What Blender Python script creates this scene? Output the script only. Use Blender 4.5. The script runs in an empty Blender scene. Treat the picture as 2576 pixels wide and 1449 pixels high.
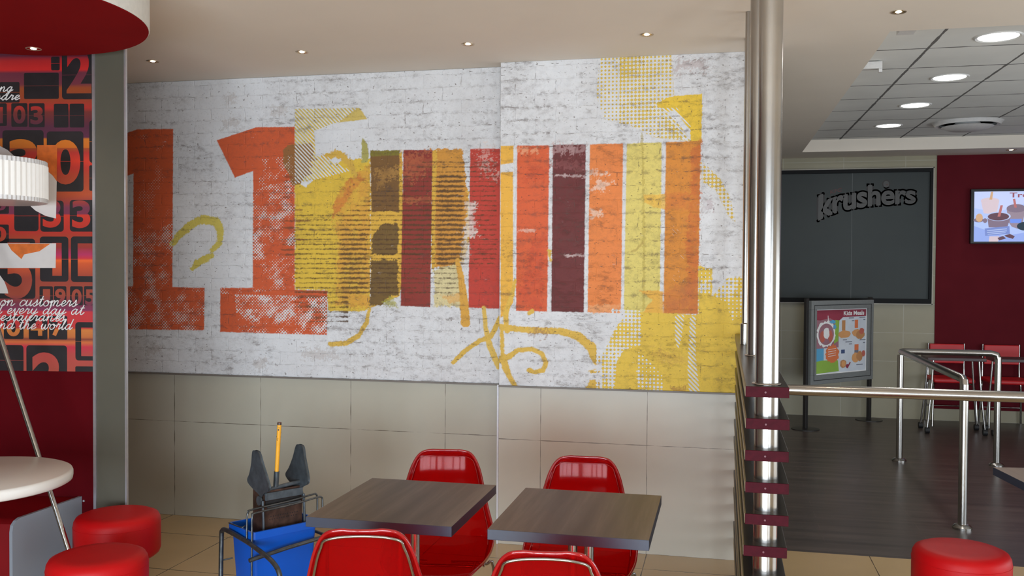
import bpy, bmesh, math, random
import numpy as np
from mathutils import Vector, Matrix
S = bpy.context.scene
COL = S.collection
# ---------------------------------------------------------------- camera
cd = bpy.data.cameras.new('camera'); cam = bpy.data.objects.new('camera', cd); COL.objects.link(cam)
YAW, PITCH, ROLL = -0.22293, 0.021035, 0.0057418
_f = Vector((math.sin(YAW)*math.cos(PITCH), math.cos(YAW)*math.cos(PITCH), -math.sin(PITCH)))
_r = Vector((math.cos(YAW), -math.sin(YAW), 0)); _u = _r.cross(_f)
_R = _r*math.cos(ROLL)+_u*math.sin(ROLL); _U = _u*math.cos(ROLL)-_r*math.sin(ROLL)
cam.matrix_world = Matrix(((_R.x,_U.x,-_f.x,0),(_R.y,_U.y,-_f.y,0),(_R.z,_U.z,-_f.z,1.58),(0,0,0,1)))
cd.sensor_width = 36; cd.lens = 2343/2576*36; cd.shift_y = 9/2576; cd.clip_start = .05
S.camera = cam
# ---------------------------------------------------------------- view and light
S.view_settings.view_transform = 'Standard'; S.view_settings.look = 'None'
S.view_settings.gamma = 1; S.view_settings.use_curve_mapping = False
S.view_settings.exposure = 0.0
w = bpy.data.worlds.new('daylight'); S.world = w; w.use_nodes = True
nt = w.node_tree; nt.nodes.clear()
tc = nt.nodes.new('ShaderNodeTexCoord'); sx = nt.nodes.new('ShaderNodeSeparateXYZ'); rp = nt.nodes.new('ShaderNodeValToRGB')
bg = nt.nodes.new('ShaderNodeBackground'); ow = nt.nodes.new('ShaderNodeOutputWorld')
nt.links.new(tc.outputs['Generated'], sx.inputs[0]); nt.links.new(sx.outputs['Z'], rp.inputs[0])
rp.color_ramp.elements[0].position = 0.0; rp.color_ramp.elements[0].color = (.50,.50,.50,1)
rp.color_ramp.elements[1].position = .5; rp.color_ramp.elements[1].color = (.72,.84,1.0,1)
e = rp.color_ramp.elements.new(.06); e.color = (.86,.93,1.0,1)
nt.links.new(rp.outputs[0], bg.inputs[0]); bg.inputs[1].default_value = 1.0
nt.links.new(bg.outputs[0], ow.inputs[0])
def area(name, loc, rot, sx_, sy_, power, color):
    l = bpy.data.lights.new(name, 'AREA'); l.shape = 'RECTANGLE'; l.size = sx_; l.size_y = sy_; l.energy = power; l.color = color
    o = bpy.data.objects.new(name, l); o.location = loc; o.rotation_euler = rot; COL.objects.link(o); return o
DAY = 116
# daylight entering through the storefront glazing behind the camera; the source at the right-hand wall is added
WIN = [(-2.55,.62),(-1.85,.55),(-1.33,.30),(-.94,.30),(-.35,.52),(.25,.5),(.80,.48),(1.32,.42),(3.6,1.2)]
for x, wd in WIN:
    area('daylight_area', (x,-2.55,.88), (math.radians(72),0,0), wd, 1.5, DAY*wd*(1.0 if x<2 else .7), (.77,.885,1.0))
area('daylight_area', (5.42,4.4,.95), (math.radians(90),0,math.radians(90)), 5.0, 1.3, 120, (.82,.91,1.0))  # added fill at the unseen right wall, lifts the soffit and recess there
# ---------------------------------------------------------------- helpers
def srgb(c):
    return tuple(((v/255)/12.92 if v/255 <= .04045 else ((v/255+.055)/1.055)**2.4) for v in c[:3])
def mat(name, col, rough=.5, metal=0, spec=.5, noise=None, bump=None, trans=0, coat=0, aniso=0):
    m = bpy.data.materials.new(name); m.use_nodes = True; n = m.node_tree.nodes; l = m.node_tree.links
    p = n['Principled BSDF']; c = srgb(col)
    p.inputs['Base Color'].default_value = (*c,1); p.inputs['Roughness'].default_value = rough
    p.inputs['Metallic'].default_value = metal; p.inputs['Specular IOR Level'].default_value = spec
    p.inputs['Coat Weight'].default_value = coat
    tcn = n.new('ShaderNodeTexCoord'); nz = n.new('ShaderNodeTexNoise'); nz.inputs['Detail'].default_value = 5
    sc, amt = noise if noise else (40, .05)
    nz.inputs['Scale'].default_value = sc; l.new(tcn.outputs['Object'], nz.inputs['Vector'])
    r = n.new('ShaderNodeValToRGB'); l.new(nz.outputs['Fac'], r.inputs[0])
    r.color_ramp.elements[0].position = .3; r.color_ramp.elements[1].position = .7
    r.color_ramp.elements[0].color = (*[max(v*(1-amt),0) for v in c],1); r.color_ramp.elements[1].color = (*[min(v*(1+amt),1) for v in c],1)
    l.new(r.outputs[0], p.inputs['Base Color'])
    if bump:
        b = n.new('ShaderNodeBump'); b.inputs['Strength'].default_value = bump[1]; b.inputs['Distance'].default_value = .002
        nb = n.new('ShaderNodeTexNoise'); nb.inputs['Scale'].default_value = bump[0]; l.new(tcn.outputs['Object'], nb.inputs['Vector'])
        l.new(nb.outputs['Fac'], b.inputs['Height']); l.new(b.outputs[0], p.inputs['Normal'])
    return m
def emis(name, col, s, linear=False):
    m = bpy.data.materials.new(name); m.use_nodes = True; n = m.node_tree.nodes; l = m.node_tree.links
    p = n['Principled BSDF']; c = col if linear else srgb(col)
    p.inputs['Base Color'].default_value = (*[v*.3 for v in c],1); p.inputs['Emission Color'].default_value = (*c,1); p.inputs['Emission Strength'].default_value = s
    return m
def link(o, parent=None):
    COL.objects.link(o)
    if parent: o.parent = parent
    return o
def meshobj(name, verts, faces, mats, parent=None, smooth=False, mi=None, bevel=0, seg=2, auto=None):
    me = bpy.data.meshes.new(name); me.from_pydata([tuple(v) for v in verts], [], faces)
    for m in (mats if isinstance(mats,(list,tuple)) else [mats]): me.materials.append(m)
    if mi is not None: me.polygons.foreach_set('material_index', mi)
    if smooth: me.polygons.foreach_set('use_smooth', [True]*len(me.polygons))
    me.update()
    o = link(bpy.data.objects.new(name, me), parent)
    if bevel:
        b = o.modifiers.new('bevel','BEVEL'); b.width = bevel; b.segments = seg; b.limit_method = 'ANGLE'; b.angle_limit = math.radians(40)
        b.harden_normals = False
    return o
class MB:
    def __init__(s): s.v=[]; s.f=[]; s.m=[]
    def add(s, v, f, mi=0):
        k=len(s.v); s.v += [Vector(p) for p in v]; s.f += [tuple(i+k for i in q) for q in f]; s.m += [mi]*len(f)
    def box(s, a, b, mi=0, M=None):
        x0,y0,z0=a; x1,y1,z1=b
        v=[Vector(p) for p in ((x0,y0,z0),(x1,y0,z0),(x1,y1,z0),(x0,y1,z0),(x0,y0,z1),(x1,y0,z1),(x1,y1,z1),(x0,y1,z1))]
        if M: v=[M@p for p in v]
        s.add(v,[(0,3,2,1),(4,5,6,7),(0,1,5,4),(1,2,6,5),(2,3,7,6),(3,0,4,7)],mi)
    def tube(s, pts, r, n=10, mi=0, closed=False, caps=True, smooth=0):
        P=[Vector(p) for p in pts]
        if smooth: P=catmull(P,smooth,closed)
        N=len(P); k=len(s.v); R=r if isinstance(r,(list,tuple)) else [r]*N
        up=None; v=[]
        for i in range(N):
            t=(P[(i+1)%N]-P[i-1]) if (closed or 0<i<N-1) else (P[1]-P[0] if i==0 else P[-1]-P[-2])
            t=t.normalized()
            if up is None:
                up=Vector((0,0,1)) if abs(t.z)<.9 else Vector((0,1,0))
            a=(up-t*up.dot(t)).normalized(); up=a; b=t.cross(a)
            for j in range(n):
                q=2*math.pi*j/n; v.append(P[i]+(a*math.cos(q)+b*math.sin(q))*R[i])
        f=[]
        for i in range(N if closed else N-1):
            i2=(i+1)%N
            for j in range(n): f.append((i*n+j,i*n+(j+1)%n,i2*n+(j+1)%n,i2*n+j))
        if caps and not closed: f.append(tuple(range(n))[::-1]); f.append(tuple((N-1)*n+j for j in range(n)))
        s.add(v,f,mi)
    def lathe(s, prof, n=48, mi=0, c=(0,0,0), jag=0):
        k=[]; 
        for (r,z) in prof:
            for j in range(n):
                q=2*math.pi*j/n; rr=r*(1+(jag if j%2 else 0)); k.append((c[0]+rr*math.cos(q),c[1]+rr*math.sin(q),c[2]+z))
        f=[]
        for i in range(len(prof)-1):
            for j in range(n): f.append((i*n+j,i*n+(j+1)%n,(i+1)*n+(j+1)%n,(i+1)*n+j))
        if prof[0][0]>1e-5: f.append(tuple(range(n))[::-1])
        if prof[-1][0]>1e-5: f.append(tuple((len(prof)-1)*n+j for j in range(n)))
        s.add(k,f,mi)
    def prism(s, poly, d, mi=0, M=None):
        n=len(poly); v=[Vector((x,y,0)) for x,y in poly]+[Vector((x,y,d)) for x,y in poly]
        if M: v=[M@p for p in v]
        s.add(v,[tuple(range(n))[::-1],tuple(range(n,2*n))]+[(i,(i+1)%n,n+(i+1)%n,n+i) for i in range(n)],mi)
    def flat(s, poly, mi=0, M=None, d=0):
        v=[Vector((x,y,d)) for x,y in poly]
        if M: v=[M@p for p in v]
        s.add(v,[tuple(range(len(v)))],mi)
    def obj(s, name, mats, parent=None, smooth=False, bevel=0, seg=2):
        o=meshobj(name, s.v, s.f, mats, parent, smooth, s.m, bevel, seg)
        return o
def smooth_angle(o, a=35):
    me=o.data; me.polygons.foreach_set('use_smooth',[True]*len(me.polygons))
    bm=bmesh.new(); bm.from_mesh(me)
    bmesh.ops.remove_doubles(bm, verts=bm.verts, dist=1e-6)
    bmesh.ops.recalc_face_normals(bm, faces=bm.faces)
    for e in bm.edges:
        if len(e.link_faces)==2 and e.calc_face_angle(0)>math.radians(a): e.smooth=False
    bm.to_mesh(me); bm.free(); return o
def catmull(P, n, closed=False):
    out=[]; N=len(P)
    for i in range(N if closed else N-1):
        p0=P[i-1] if (i>0 or closed) else P[0]; p1=P[i]; p2=P[(i+1)%N]; p3=P[(i+2)%N] if (i+2<N or closed) else P[-1]
        for j in range(n):
            t=j/n; out.append(.5*((2*p1)+(p2-p0)*t+(2*p0-5*p1+4*p2-p3)*t*t+(3*p1-p0-3*p2+p3)*t**3))
    if not closed: out.append(P[-1])
    return out
def empty(name, loc=(0,0,0), rz=0):
    o=bpy.data.objects.new(name,None); COL.objects.link(o); o.location=loc; o.rotation_euler=(0,0,rz); o.empty_display_size=.1; return o
def tag(o, label, cat, group=None):
    o['label']=label; o['category']=cat
    if group: o['group']=group
    return o
def struct(o): o['kind']='structure'; return o
def copy_tree(o, parent=None):
    c=o.copy(); COL.objects.link(c)
    if parent: c.parent=parent
    for ch in list(o.children): copy_tree(ch,c)
    return c
def circ(r,n=24,cx=0,cy=0,ry=None):
    return [(cx+r*math.cos(2*math.pi*i/n), cy+(ry or r)*math.sin(2*math.pi*i/n)) for i in range(n)]
def text_geo(body, offset=0.0, res=6, shear=0, spacing=1):
    cu=bpy.data.curves.new('lettering','FONT'); cu.body=body; cu.size=1; cu.offset=offset; cu.resolution_u=res; cu.shear=shear; cu.fill_mode='FRONT' if hasattr(cu,'fill_mode') else 'FRONT'
    cu.space_character=spacing
    o=bpy.data.objects.new('lettering',cu); COL.objects.link(o)
    dg=bpy.context.evaluated_depsgraph_get(); dg.update(); me=bpy.data.meshes.new_from_object(o.evaluated_get(dg))
    v=[(p.co.x,p.co.y) for p in me.vertices]; f=[tuple(p.vertices) for p in me.polygons]
    bpy.data.objects.remove(o); bpy.data.curves.remove(cu); bpy.data.meshes.remove(me)
    return v,f
def fit_text(mb, body, x0,y0,x1,y1, M, d, mi, offset=0.0, warp=None, shear=0, spacing=1):
    v,f=text_geo(body,offset,shear=shear,spacing=spacing)
    if not v: return
    ax=min(p[0] for p in v); bx=max(p[0] for p in v); ay=min(p[1] for p in v); by=max(p[1] for p in v)
    o=[]
    for x,y in v:
        s=(x-ax)/(bx-ax); t=(y-ay)/(by-ay)
        if warp: X,Y=warp(s,t)
        else: X,Y=x0+(x1-x0)*s, y0+(y1-y0)*t
        o.append(M@Vector((X,Y,d)))
    mb.add(o,f,mi)
def plane_frame(o, u, v):   # local x along u, local y along v, local z out of the face
    u=Vector(u).normalized(); v=Vector(v).normalized(); n=u.cross(v)
    return Matrix(((u.x,v.x,n.x,o[0]),(u.y,v.y,n.y,o[1]),(u.z,v.z,n.z,o[2]),(0,0,0,1)))
# ---- measured artwork of the two printed walls, in metres
PAINT = (
('F','L',(204,86,44),((-3.862,2.439),(-3.702,2.488),(-3.44,2.483),(-3.448,1.471),(-3.219,1.468),(-3.222,1.197),(-3.867,1.192),(-3.866,1.467),(-3.734,1.474),(-3.729,2.202),(-3.863,2.165)),.0019,1.0),
('S','L',0,.5,1.12,.06,((-3.73,1.783),(-3.447,1.884),(-3.448,1.471),(-3.219,1.468),(-3.222,1.197),(-3.867,1.192),(-3.866,1.467),(-3.731,1.474)),1),
('S','L',0,.8,1.2,.07,((-3.728,2.45),(-3.446,2.468),(-3.447,1.884),(-3.73,1.783)),2),
('F','L',(204,86,44),((-3.134,2.402),(-2.859,2.477),(-2.598,2.472),(-2.597,1.462),(-2.379,1.459),(-2.382,1.184),(-3.11,1.189),(-3.11,1.469),(-2.884,1.471),(-2.881,2.204),(-3.007,2.164)),.0019,1.0),
('S','L',0,.42,.98,.06,((-2.881,2.08),(-2.598,2.174),(-2.597,1.731),(-2.881,1.756)),3),
('S','L',0,.5,1.1,.05,((-2.819,2.277),(-2.598,2.297),(-2.598,2.15),(-2.846,2.104)),4),
('S','L',0,.45,1.15,.06,((-2.881,1.756),(-2.597,1.731),(-2.597,1.462),(-3.11,1.429),(-3.11,1.469),(-2.881,1.471)),5),
('S','L',0,.34,1.02,.055,((-3.01,1.43),(-2.379,1.424),(-2.382,1.184),(-2.983,1.191)),6),
('S','L',2,.42,.55,.3,((-2.598,2.582),(-2.184,2.576),(-2.313,2.485),(-2.444,2.404),(-2.444,2.318),(-2.234,2.192),(-2.444,2.147),(-2.598,2.12)),7),
('F','L',(205,178,96),((-2.598,2.582),(-2.171,2.575),(-2.119,2.504),(-2.339,2.486),(-2.471,2.441),(-2.457,2.294),(-2.234,2.204),(-2.444,2.147),(-2.598,2.12)),.0024,1.0),
('F','L',(219,180,58),((-2.598,2.137),(-2.523,2.099),(-2.444,2.172),(-2.365,2.231),(-2.281,2.254),(-2.17,2.269),(-2.1,2.262),(-2.098,1.352),(-2.168,1.332),(-2.379,1.334),(-2.379,1.459),(-2.597,1.464)),.006,1.0),
('F','L',(212,150,56),((-2.1,2.238),(-2.196,2.167),(-2.307,2.023),(-2.343,1.877),(-2.307,1.779),(-2.321,1.364),(-2.098,1.357)),.0216,.8),
('F','L',(206,120,50),((-2.183,2.191),(-2.286,2.096),(-2.344,1.975),(-2.354,1.877),(-2.286,1.974),(-2.144,2.142)),.012,.8),
('F','L',(214,176,70),((-2.51,2.442),(-2.481,2.471),(-2.465,2.368),(-2.476,2.221),(-2.507,2.222)),.0096,1.0),
('K','L',(208,165,66),((-2.444,2.221),(-2.404,2.274),(-2.326,2.296),(-2.266,2.278),(-2.222,2.216),(-2.196,2.167)),(.012,.0216,.024,.024,.0168,.0096),.0096,1.0),
('F','L',(140,96,50),((-2.676,2.329),(-2.646,2.36),(-2.486,2.368),(-2.47,2.319),(-2.478,2.275),(-2.444,2.267),(-2.502,2.251),(-2.465,2.231),(-2.51,2.212),(-2.47,2.182),(-2.534,2.159),(-2.555,2.12),(-2.616,2.106),(-2.638,2.175),(-2.675,2.237)),.0036,.92),
('K','L',(140,66,40),((-2.678,2.163),(-2.651,2.165),(-2.616,2.162)),(.0024,.0096,.0024),.0036,.8),
('K','L',(140,66,40),((-2.678,2.131),(-2.651,2.133),(-2.608,2.13)),(.0024,.0096,.0024),.0036,.8),
('K','L',(140,66,40),((-2.678,2.099),(-2.651,2.101),(-2.63,2.099)),(.0024,.0096,.0024),.0036,.8),
('K','L',(140,66,40),((-2.678,2.062),(-2.651,2.064),(-2.614,2.061)),(.0024,.0096,.0024),.0036,.8),
('K','L',(140,66,40),((-2.678,2.035),(-2.651,2.037),(-2.635,2.035)),(.0024,.0096,.0024),.0036,.8),
('F','L',(170,160,88),((-2.157,2.355),(-2.152,2.389),(-2.121,2.354),(-2.111,2.282),(-2.116,2.243),(-2.157,2.239)),.0036,1.0),
('F','L',(216,168,60),((-2.1,2.262),(-1.907,2.294),(-1.897,2.311),(-1.874,1.538),(-1.914,1.43),(-2.098,1.352)),.0048,1.0),
('F','L',(216,168,60),((-1.719,2.309),(-1.676,2.31),(-1.478,2.061),(-1.464,1.778),(-1.513,1.636),(-1.713,1.597)),.012,1.0),
('F','L',(122,86,44),((-2.101,2.313),(-1.914,2.311),(-1.916,1.935),(-1.964,1.947),(-2.092,1.939)),.0036,1.0),
('F','L',(128,122,40),((-2.101,2.313),(-1.914,2.311),(-1.914,2.28),(-2.1,2.277)),.0036,.8),
('F','L',(190,140,70),((-2.067,2.189),(-1.919,2.21),(-1.919,2.151),(-2.054,2.093)),.0384,.55),
('F','L',(116,88,44),((-2.091,1.779),(-2.022,1.868),(-1.918,1.87),(-1.922,1.682),(-2.091,1.682)),.0072,1.0),
('F','L',(116,88,44),((-2.096,1.646),(-1.92,1.654),(-1.922,1.437),(-1.962,1.429),(-2.026,1.373),(-2.103,1.372)),.0096,1.0),
('F','L',(168,160,62),((-2.013,1.412),(-1.95,1.429),(-1.924,1.364),(-2.006,1.368)),.0144,.8),
('F','L',(140,52,42),((-1.889,2.313),(-1.706,2.308),(-1.715,1.365),(-1.904,1.37)),.0019,1.0),
('F','L',(196,110,66),((-1.889,2.277),(-1.711,2.29),(-1.708,2.206),(-1.825,2.125),(-1.886,2.162)),.0528,.5),
('F','L',(206,126,70),((-1.886,2.018),(-1.712,2.028),(-1.712,1.992),(-1.885,1.99)),.024,.4),
('F','L',(206,142,54),((-1.681,2.31),(-1.523,2.311),(-1.508,2.214),(-1.488,2.084),(-1.487,1.919),(-1.501,1.778),(-1.53,1.671),(-1.549,1.607),(-1.688,1.606)),.0096,1.0),
('F','L',(214,196,140),((-1.693,1.587),(-1.55,1.636),(-1.51,1.565),(-1.499,1.366),(-1.695,1.37)),.012,.9),
('F','L',(222,156,64),((-1.648,1.433),(-1.549,1.45),(-1.494,1.437),(-1.494,1.399),(-1.598,1.393)),.0192,.6),
('F','L',(192,62,48),((-1.472,2.31),(-1.287,2.306),(-1.285,1.362),(-1.479,1.366)),.0019,1.0),
('F','L',(224,196,186),((-1.418,2.309),(-1.345,2.307),(-1.332,2.152),(-1.401,2.2)),.072,.45),
('F','L',(222,212,206),((-1.502,2.002),(-1.429,1.989),(-1.453,1.907),(-1.415,1.801),(-1.481,1.778),(-1.466,1.683),(-1.505,1.565),(-1.525,1.683),(-1.497,1.872)),.024,.8),
('K','L',(84,58,32),((-1.773,2.237),(-1.746,2.235),(-1.718,2.235),(-1.691,2.236),(-1.664,2.235),(-1.636,2.233),(-1.609,2.234),(-1.582,2.233),(-1.555,2.231),(-1.528,2.23),(-1.501,2.229),(-1.474,2.231),(-1.447,2.229),(-1.42,2.227),(-1.393,2.227),(-1.367,2.229),(-1.34,2.229),(-1.313,2.225)),(.0022,.002,.0019,.0024,.0017,.0023,.0019,.0018,.0017,.0024,.0023,.0017,.0025,.002,.0022,.0019,.0021,.002),.0026,.88),
('K','L',(84,58,32),((-1.801,2.207),(-1.773,2.207),(-1.746,2.207),(-1.718,2.206),(-1.691,2.204),(-1.663,2.207),(-1.636,2.203),(-1.609,2.206),(-1.582,2.205),(-1.555,2.202),(-1.528,2.204),(-1.501,2.202),(-1.474,2.2),(-1.447,2.203),(-1.42,2.202),(-1.393,2.201),(-1.367,2.198),(-1.34,2.199),(-1.313,2.2)),(.002,.0024,.0024,.0022,.0019,.0025,.0025,.0022,.0024,.0025,.0017,.0022,.0023,.0019,.0025,.0024,.0024,.0024,.0024),.0026,.88),
('K','L',(84,58,32),((-1.856,2.18),(-1.828,2.179),(-1.801,2.18),(-1.773,2.177),(-1.745,2.177),(-1.718,2.177),(-1.691,2.176),(-1.663,2.175),(-1.636,2.174),(-1.609,2.174),(-1.582,2.174),(-1.554,2.176),(-1.527,2.174),(-1.5,2.175),(-1.474,2.174),(-1.447,2.174),(-1.42,2.172),(-1.393,2.172),(-1.366,2.173),(-1.34,2.169),(-1.313,2.169)),(.0019,.0021,.0021,.0019,.002,.0025,.0022,.0019,.0021,.0019,.0023,.0021,.0023,.0022,.0017,.0024,.0024,.0022,.0022,.002,.0018),.0026,.88),
('K','L',(84,58,32),((-1.911,2.15),(-1.884,2.15),(-1.856,2.152),(-1.828,2.151),(-1.8,2.148),(-1.773,2.148),(-1.745,2.15),(-1.718,2.147),(-1.69,2.147),(-1.663,2.147),(-1.636,2.148),(-1.609,2.148),(-1.581,2.148),(-1.554,2.147),(-1.527,2.143),(-1.5,2.143),(-1.473,2.143),(-1.447,2.142),(-1.42,2.143),(-1.393,2.142),(-1.366,2.142),(-1.34,2.143),(-1.313,2.142)),(.0017,.0025,.0022,.0018,.0019,.0024,.0018,.0019,.0018,.0075,.0078,.0074,.007,.0072,.007,.0019,.0023,.0022,.0024,.0022,.0023,.0021,.0024),.0026,.88),
('K','L',(84,58,32),((-1.911,2.121),(-1.883,2.121),(-1.856,2.121),(-1.828,2.121),(-1.8,2.121),(-1.773,2.12),(-1.745,2.12),(-1.718,2.121),(-1.69,2.121),(-1.663,2.117),(-1.636,2.12),(-1.608,2.117),(-1.581,2.119),(-1.554,2.117),(-1.527,2.118),(-1.5,2.118),(-1.473,2.117),(-1.446,2.114),(-1.42,2.114),(-1.393,2.115),(-1.366,2.116),(-1.339,2.112),(-1.313,2.112)),(.0024,.0024,.0022,.0022,.0025,.0017,.0021,.0022,.0018,.0076,.0075,.0078,.0074,.0077,.0075,.0023,.0021,.002,.0023,.0019,.0022,.002,.0023),.0026,.88),
('K','L',(84,58,32),((-1.911,2.093),(-1.883,2.092),(-1.856,2.094),(-1.828,2.093),(-1.8,2.09),(-1.773,2.092),(-1.745,2.092),(-1.718,2.089),(-1.69,2.09),(-1.663,2.092),(-1.636,2.089),(-1.608,2.088),(-1.581,2.09),(-1.554,2.088),(-1.527,2.088),(-1.5,2.087),(-1.473,2.086),(-1.446,2.088),(-1.419,2.087),(-1.393,2.087),(-1.366,2.086),(-1.339,2.084),(-1.313,2.086)),(.0018,.0017,.0018,.0017,.002,.0022,.0025,.0019,.0025,.0078,.0077,.0075,.007,.0071,.0074,.002,.0024,.0017,.0019,.0022,.0022,.002,.0025),.0026,.88),
('K','L',(84,58,32),((-2.051,2.068),(-2.023,2.067),(-1.995,2.066),(-1.967,2.066),(-1.939,2.064),(-1.911,2.063),(-1.883,2.065),(-1.855,2.064),(-1.828,2.064),(-1.8,2.064),(-1.773,2.064),(-1.745,2.062),(-1.718,2.063),(-1.69,2.061),(-1.663,2.06),(-1.635,2.062),(-1.608,2.059),(-1.581,2.06),(-1.554,2.061),(-1.527,2.058),(-1.5,2.059),(-1.473,2.058),(-1.446,2.057),(-1.419,2.058),(-1.392,2.057),(-1.366,2.056),(-1.339,2.057),(-1.313,2.057)),(.0018,.0018,.002,.0022,.002,.0021,.0025,.002,.0021,.0024,.0021,.0024,.0025,.0023,.007,.0077,.0078,.0075,.0072,.0074,.0019,.0019,.0025,.0019,.0017,.0024,.0017,.0017),.0026,.88),
('K','L',(84,58,32),((-2.107,2.037),(-2.079,2.038),(-2.051,2.038),(-2.023,2.037),(-1.995,2.037),(-1.967,2.037),(-1.939,2.035),(-1.911,2.035),(-1.883,2.036),(-1.855,2.034),(-1.828,2.032),(-1.8,2.035),(-1.772,2.034),(-1.745,2.034),(-1.717,2.033),(-1.69,2.033),(-1.663,2.033),(-1.635,2.031),(-1.608,2.03),(-1.581,2.033),(-1.554,2.033),(-1.527,2.029),(-1.5,2.03),(-1.473,2.031),(-1.446,2.028),(-1.419,2.03),(-1.392,2.028),(-1.366,2.03),(-1.339,2.03),(-1.312,2.03)),(.0018,.0021,.0019,.0023,.0021,.0022,.0021,.0021,.0022,.0025,.0023,.0021,.0019,.0019,.0019,.0019,.0075,.0077,.0072,.0071,.0078,.007,.0017,.0021,.0019,.002,.0021,.0019,.0023,.0017),.0026,.88),
('K','L',(84,58,32),((-2.164,2.007),(-2.136,2.007),(-2.107,2.006),(-2.079,2.007),(-2.051,2.007),(-2.023,2.007),(-1.995,2.005),(-1.967,2.007),(-1.939,2.005),(-1.911,2.005),(-1.883,2.007),(-1.855,2.004),(-1.828,2.005),(-1.8,2.004),(-1.772,2.003),(-1.745,2.004),(-1.717,2.004),(-1.69,2.004),(-1.663,2.004),(-1.635,2.002),(-1.608,2.002),(-1.581,2.001),(-1.554,2.0),(-1.527,2.001),(-1.5,2.001),(-1.473,2.0),(-1.446,2.0),(-1.419,2.002),(-1.392,2.001),(-1.365,2.001),(-1.339,1.998),(-1.312,2.0)),(.002,.0018,.0024,.0024,.002,.0024,.0022,.0019,.0017,.0022,.0019,.0021,.002,.002,.0018,.0017,.0023,.0023,.0071,.0072,.0074,.0078,.0076,.0077,.002,.0023,.0024,.0022,.0022,.0022,.0017,.0024),.0026,.88),
('K','L',(84,58,32),((-2.193,1.98),(-2.164,1.981),(-2.136,1.981),(-2.107,1.98),(-2.079,1.977),(-2.051,1.98),(-2.023,1.978),(-1.995,1.979),(-1.967,1.977),(-1.939,1.976),(-1.911,1.976),(-1.883,1.977),(-1.855,1.975),(-1.827,1.978),(-1.8,1.976),(-1.772,1.975),(-1.745,1.976),(-1.717,1.976),(-1.69,1.976),(-1.662,1.975),(-1.635,1.973),(-1.608,1.972),(-1.581,1.975),(-1.554,1.972),(-1.526,1.972),(-1.499,1.973),(-1.473,1.972),(-1.446,1.971),(-1.419,1.974),(-1.392,1.973),(-1.365,1.973),(-1.339,1.972),(-1.312,1.97)),(.0024,.0022,.0019,.0024,.0023,.002,.0019,.002,.0024,.0024,.0023,.0023,.0024,.0018,.0018,.0024,.0024,.0022,.0022,.007,.0074,.0072,.0076,.0076,.0078,.002,.0022,.0018,.0021,.0019,.0021,.0021,.0024),.0026,.88),
('K','L',(84,58,32),((-2.25,1.952),(-2.221,1.951),(-2.192,1.951),(-2.164,1.949),(-2.136,1.949),(-2.107,1.95),(-2.079,1.951),(-2.051,1.948),(-2.023,1.947),(-1.995,1.949),(-1.967,1.95),(-1.939,1.948),(-1.911,1.947),(-1.883,1.948),(-1.855,1.948),(-1.827,1.948),(-1.8,1.947),(-1.772,1.947),(-1.745,1.947),(-1.717,1.946),(-1.69,1.948),(-1.662,1.947),(-1.635,1.947),(-1.608,1.947),(-1.581,1.946),(-1.553,1.944),(-1.526,1.946),(-1.499,1.944),(-1.472,1.944),(-1.446,1.943),(-1.419,1.945),(-1.392,1.941),(-1.365,1.942),(-1.339,1.943),(-1.312,1.941)),(.0032,.0034,.0038,.0034,.0037,.0024,.0019,.0022,.0024,.0021,.0025,.002,.0022,.0047,.0047,.0047,.0051,.0047,.0051,.0048,.0023,.0075,.0077,.0077,.0074,.0076,.0071,.0023,.002,.002,.002,.0021,.0023,.0025,.002),.0026,.88),
('K','L',(84,58,32),((-2.598,1.923),(-2.568,1.923),(-2.539,1.923),(-2.51,1.923),(-2.48,1.925),(-2.451,1.924),(-2.422,1.921),(-2.393,1.923),(-2.364,1.92),(-2.336,1.924),(-2.307,1.922),(-2.278,1.92),(-2.249,1.92),(-2.221,1.92),(-2.192,1.922),(-2.164,1.92),(-2.136,1.922),(-2.107,1.921),(-2.079,1.92),(-2.051,1.919),(-2.023,1.92),(-1.994,1.919),(-1.966,1.918),(-1.938,1.917),(-1.911,1.919),(-1.883,1.918),(-1.855,1.917),(-1.827,1.917),(-1.8,1.919),(-1.772,1.918),(-1.744,1.918),(-1.717,1.917),(-1.689,1.916),(-1.662,1.916),(-1.635,1.915),(-1.608,1.916),(-1.58,1.917),(-1.553,1.915),(-1.526,1.914),(-1.499,1.917),(-1.472,1.915),(-1.445,1.913),(-1.419,1.915),(-1.392,1.915),(-1.365,1.915),(-1.338,1.913),(-1.312,1.913)),(.0018,.0018,.0021,.0017,.0024,.0023,.0023,.0017,.0021,.0025,.0018,.0038,.0036,.0038,.0037,.0037,.0039,.0017,.0019,.0017,.002,.0018,.0018,.0019,.0018,.0052,.0049,.0047,.005,.0049,.0051,.005,.0024,.0072,.0075,.0073,.0076,.0072,.0073,.002,.0022,.0025,.002,.0022,.0022,.0024,.0023),.0026,.88),
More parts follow.
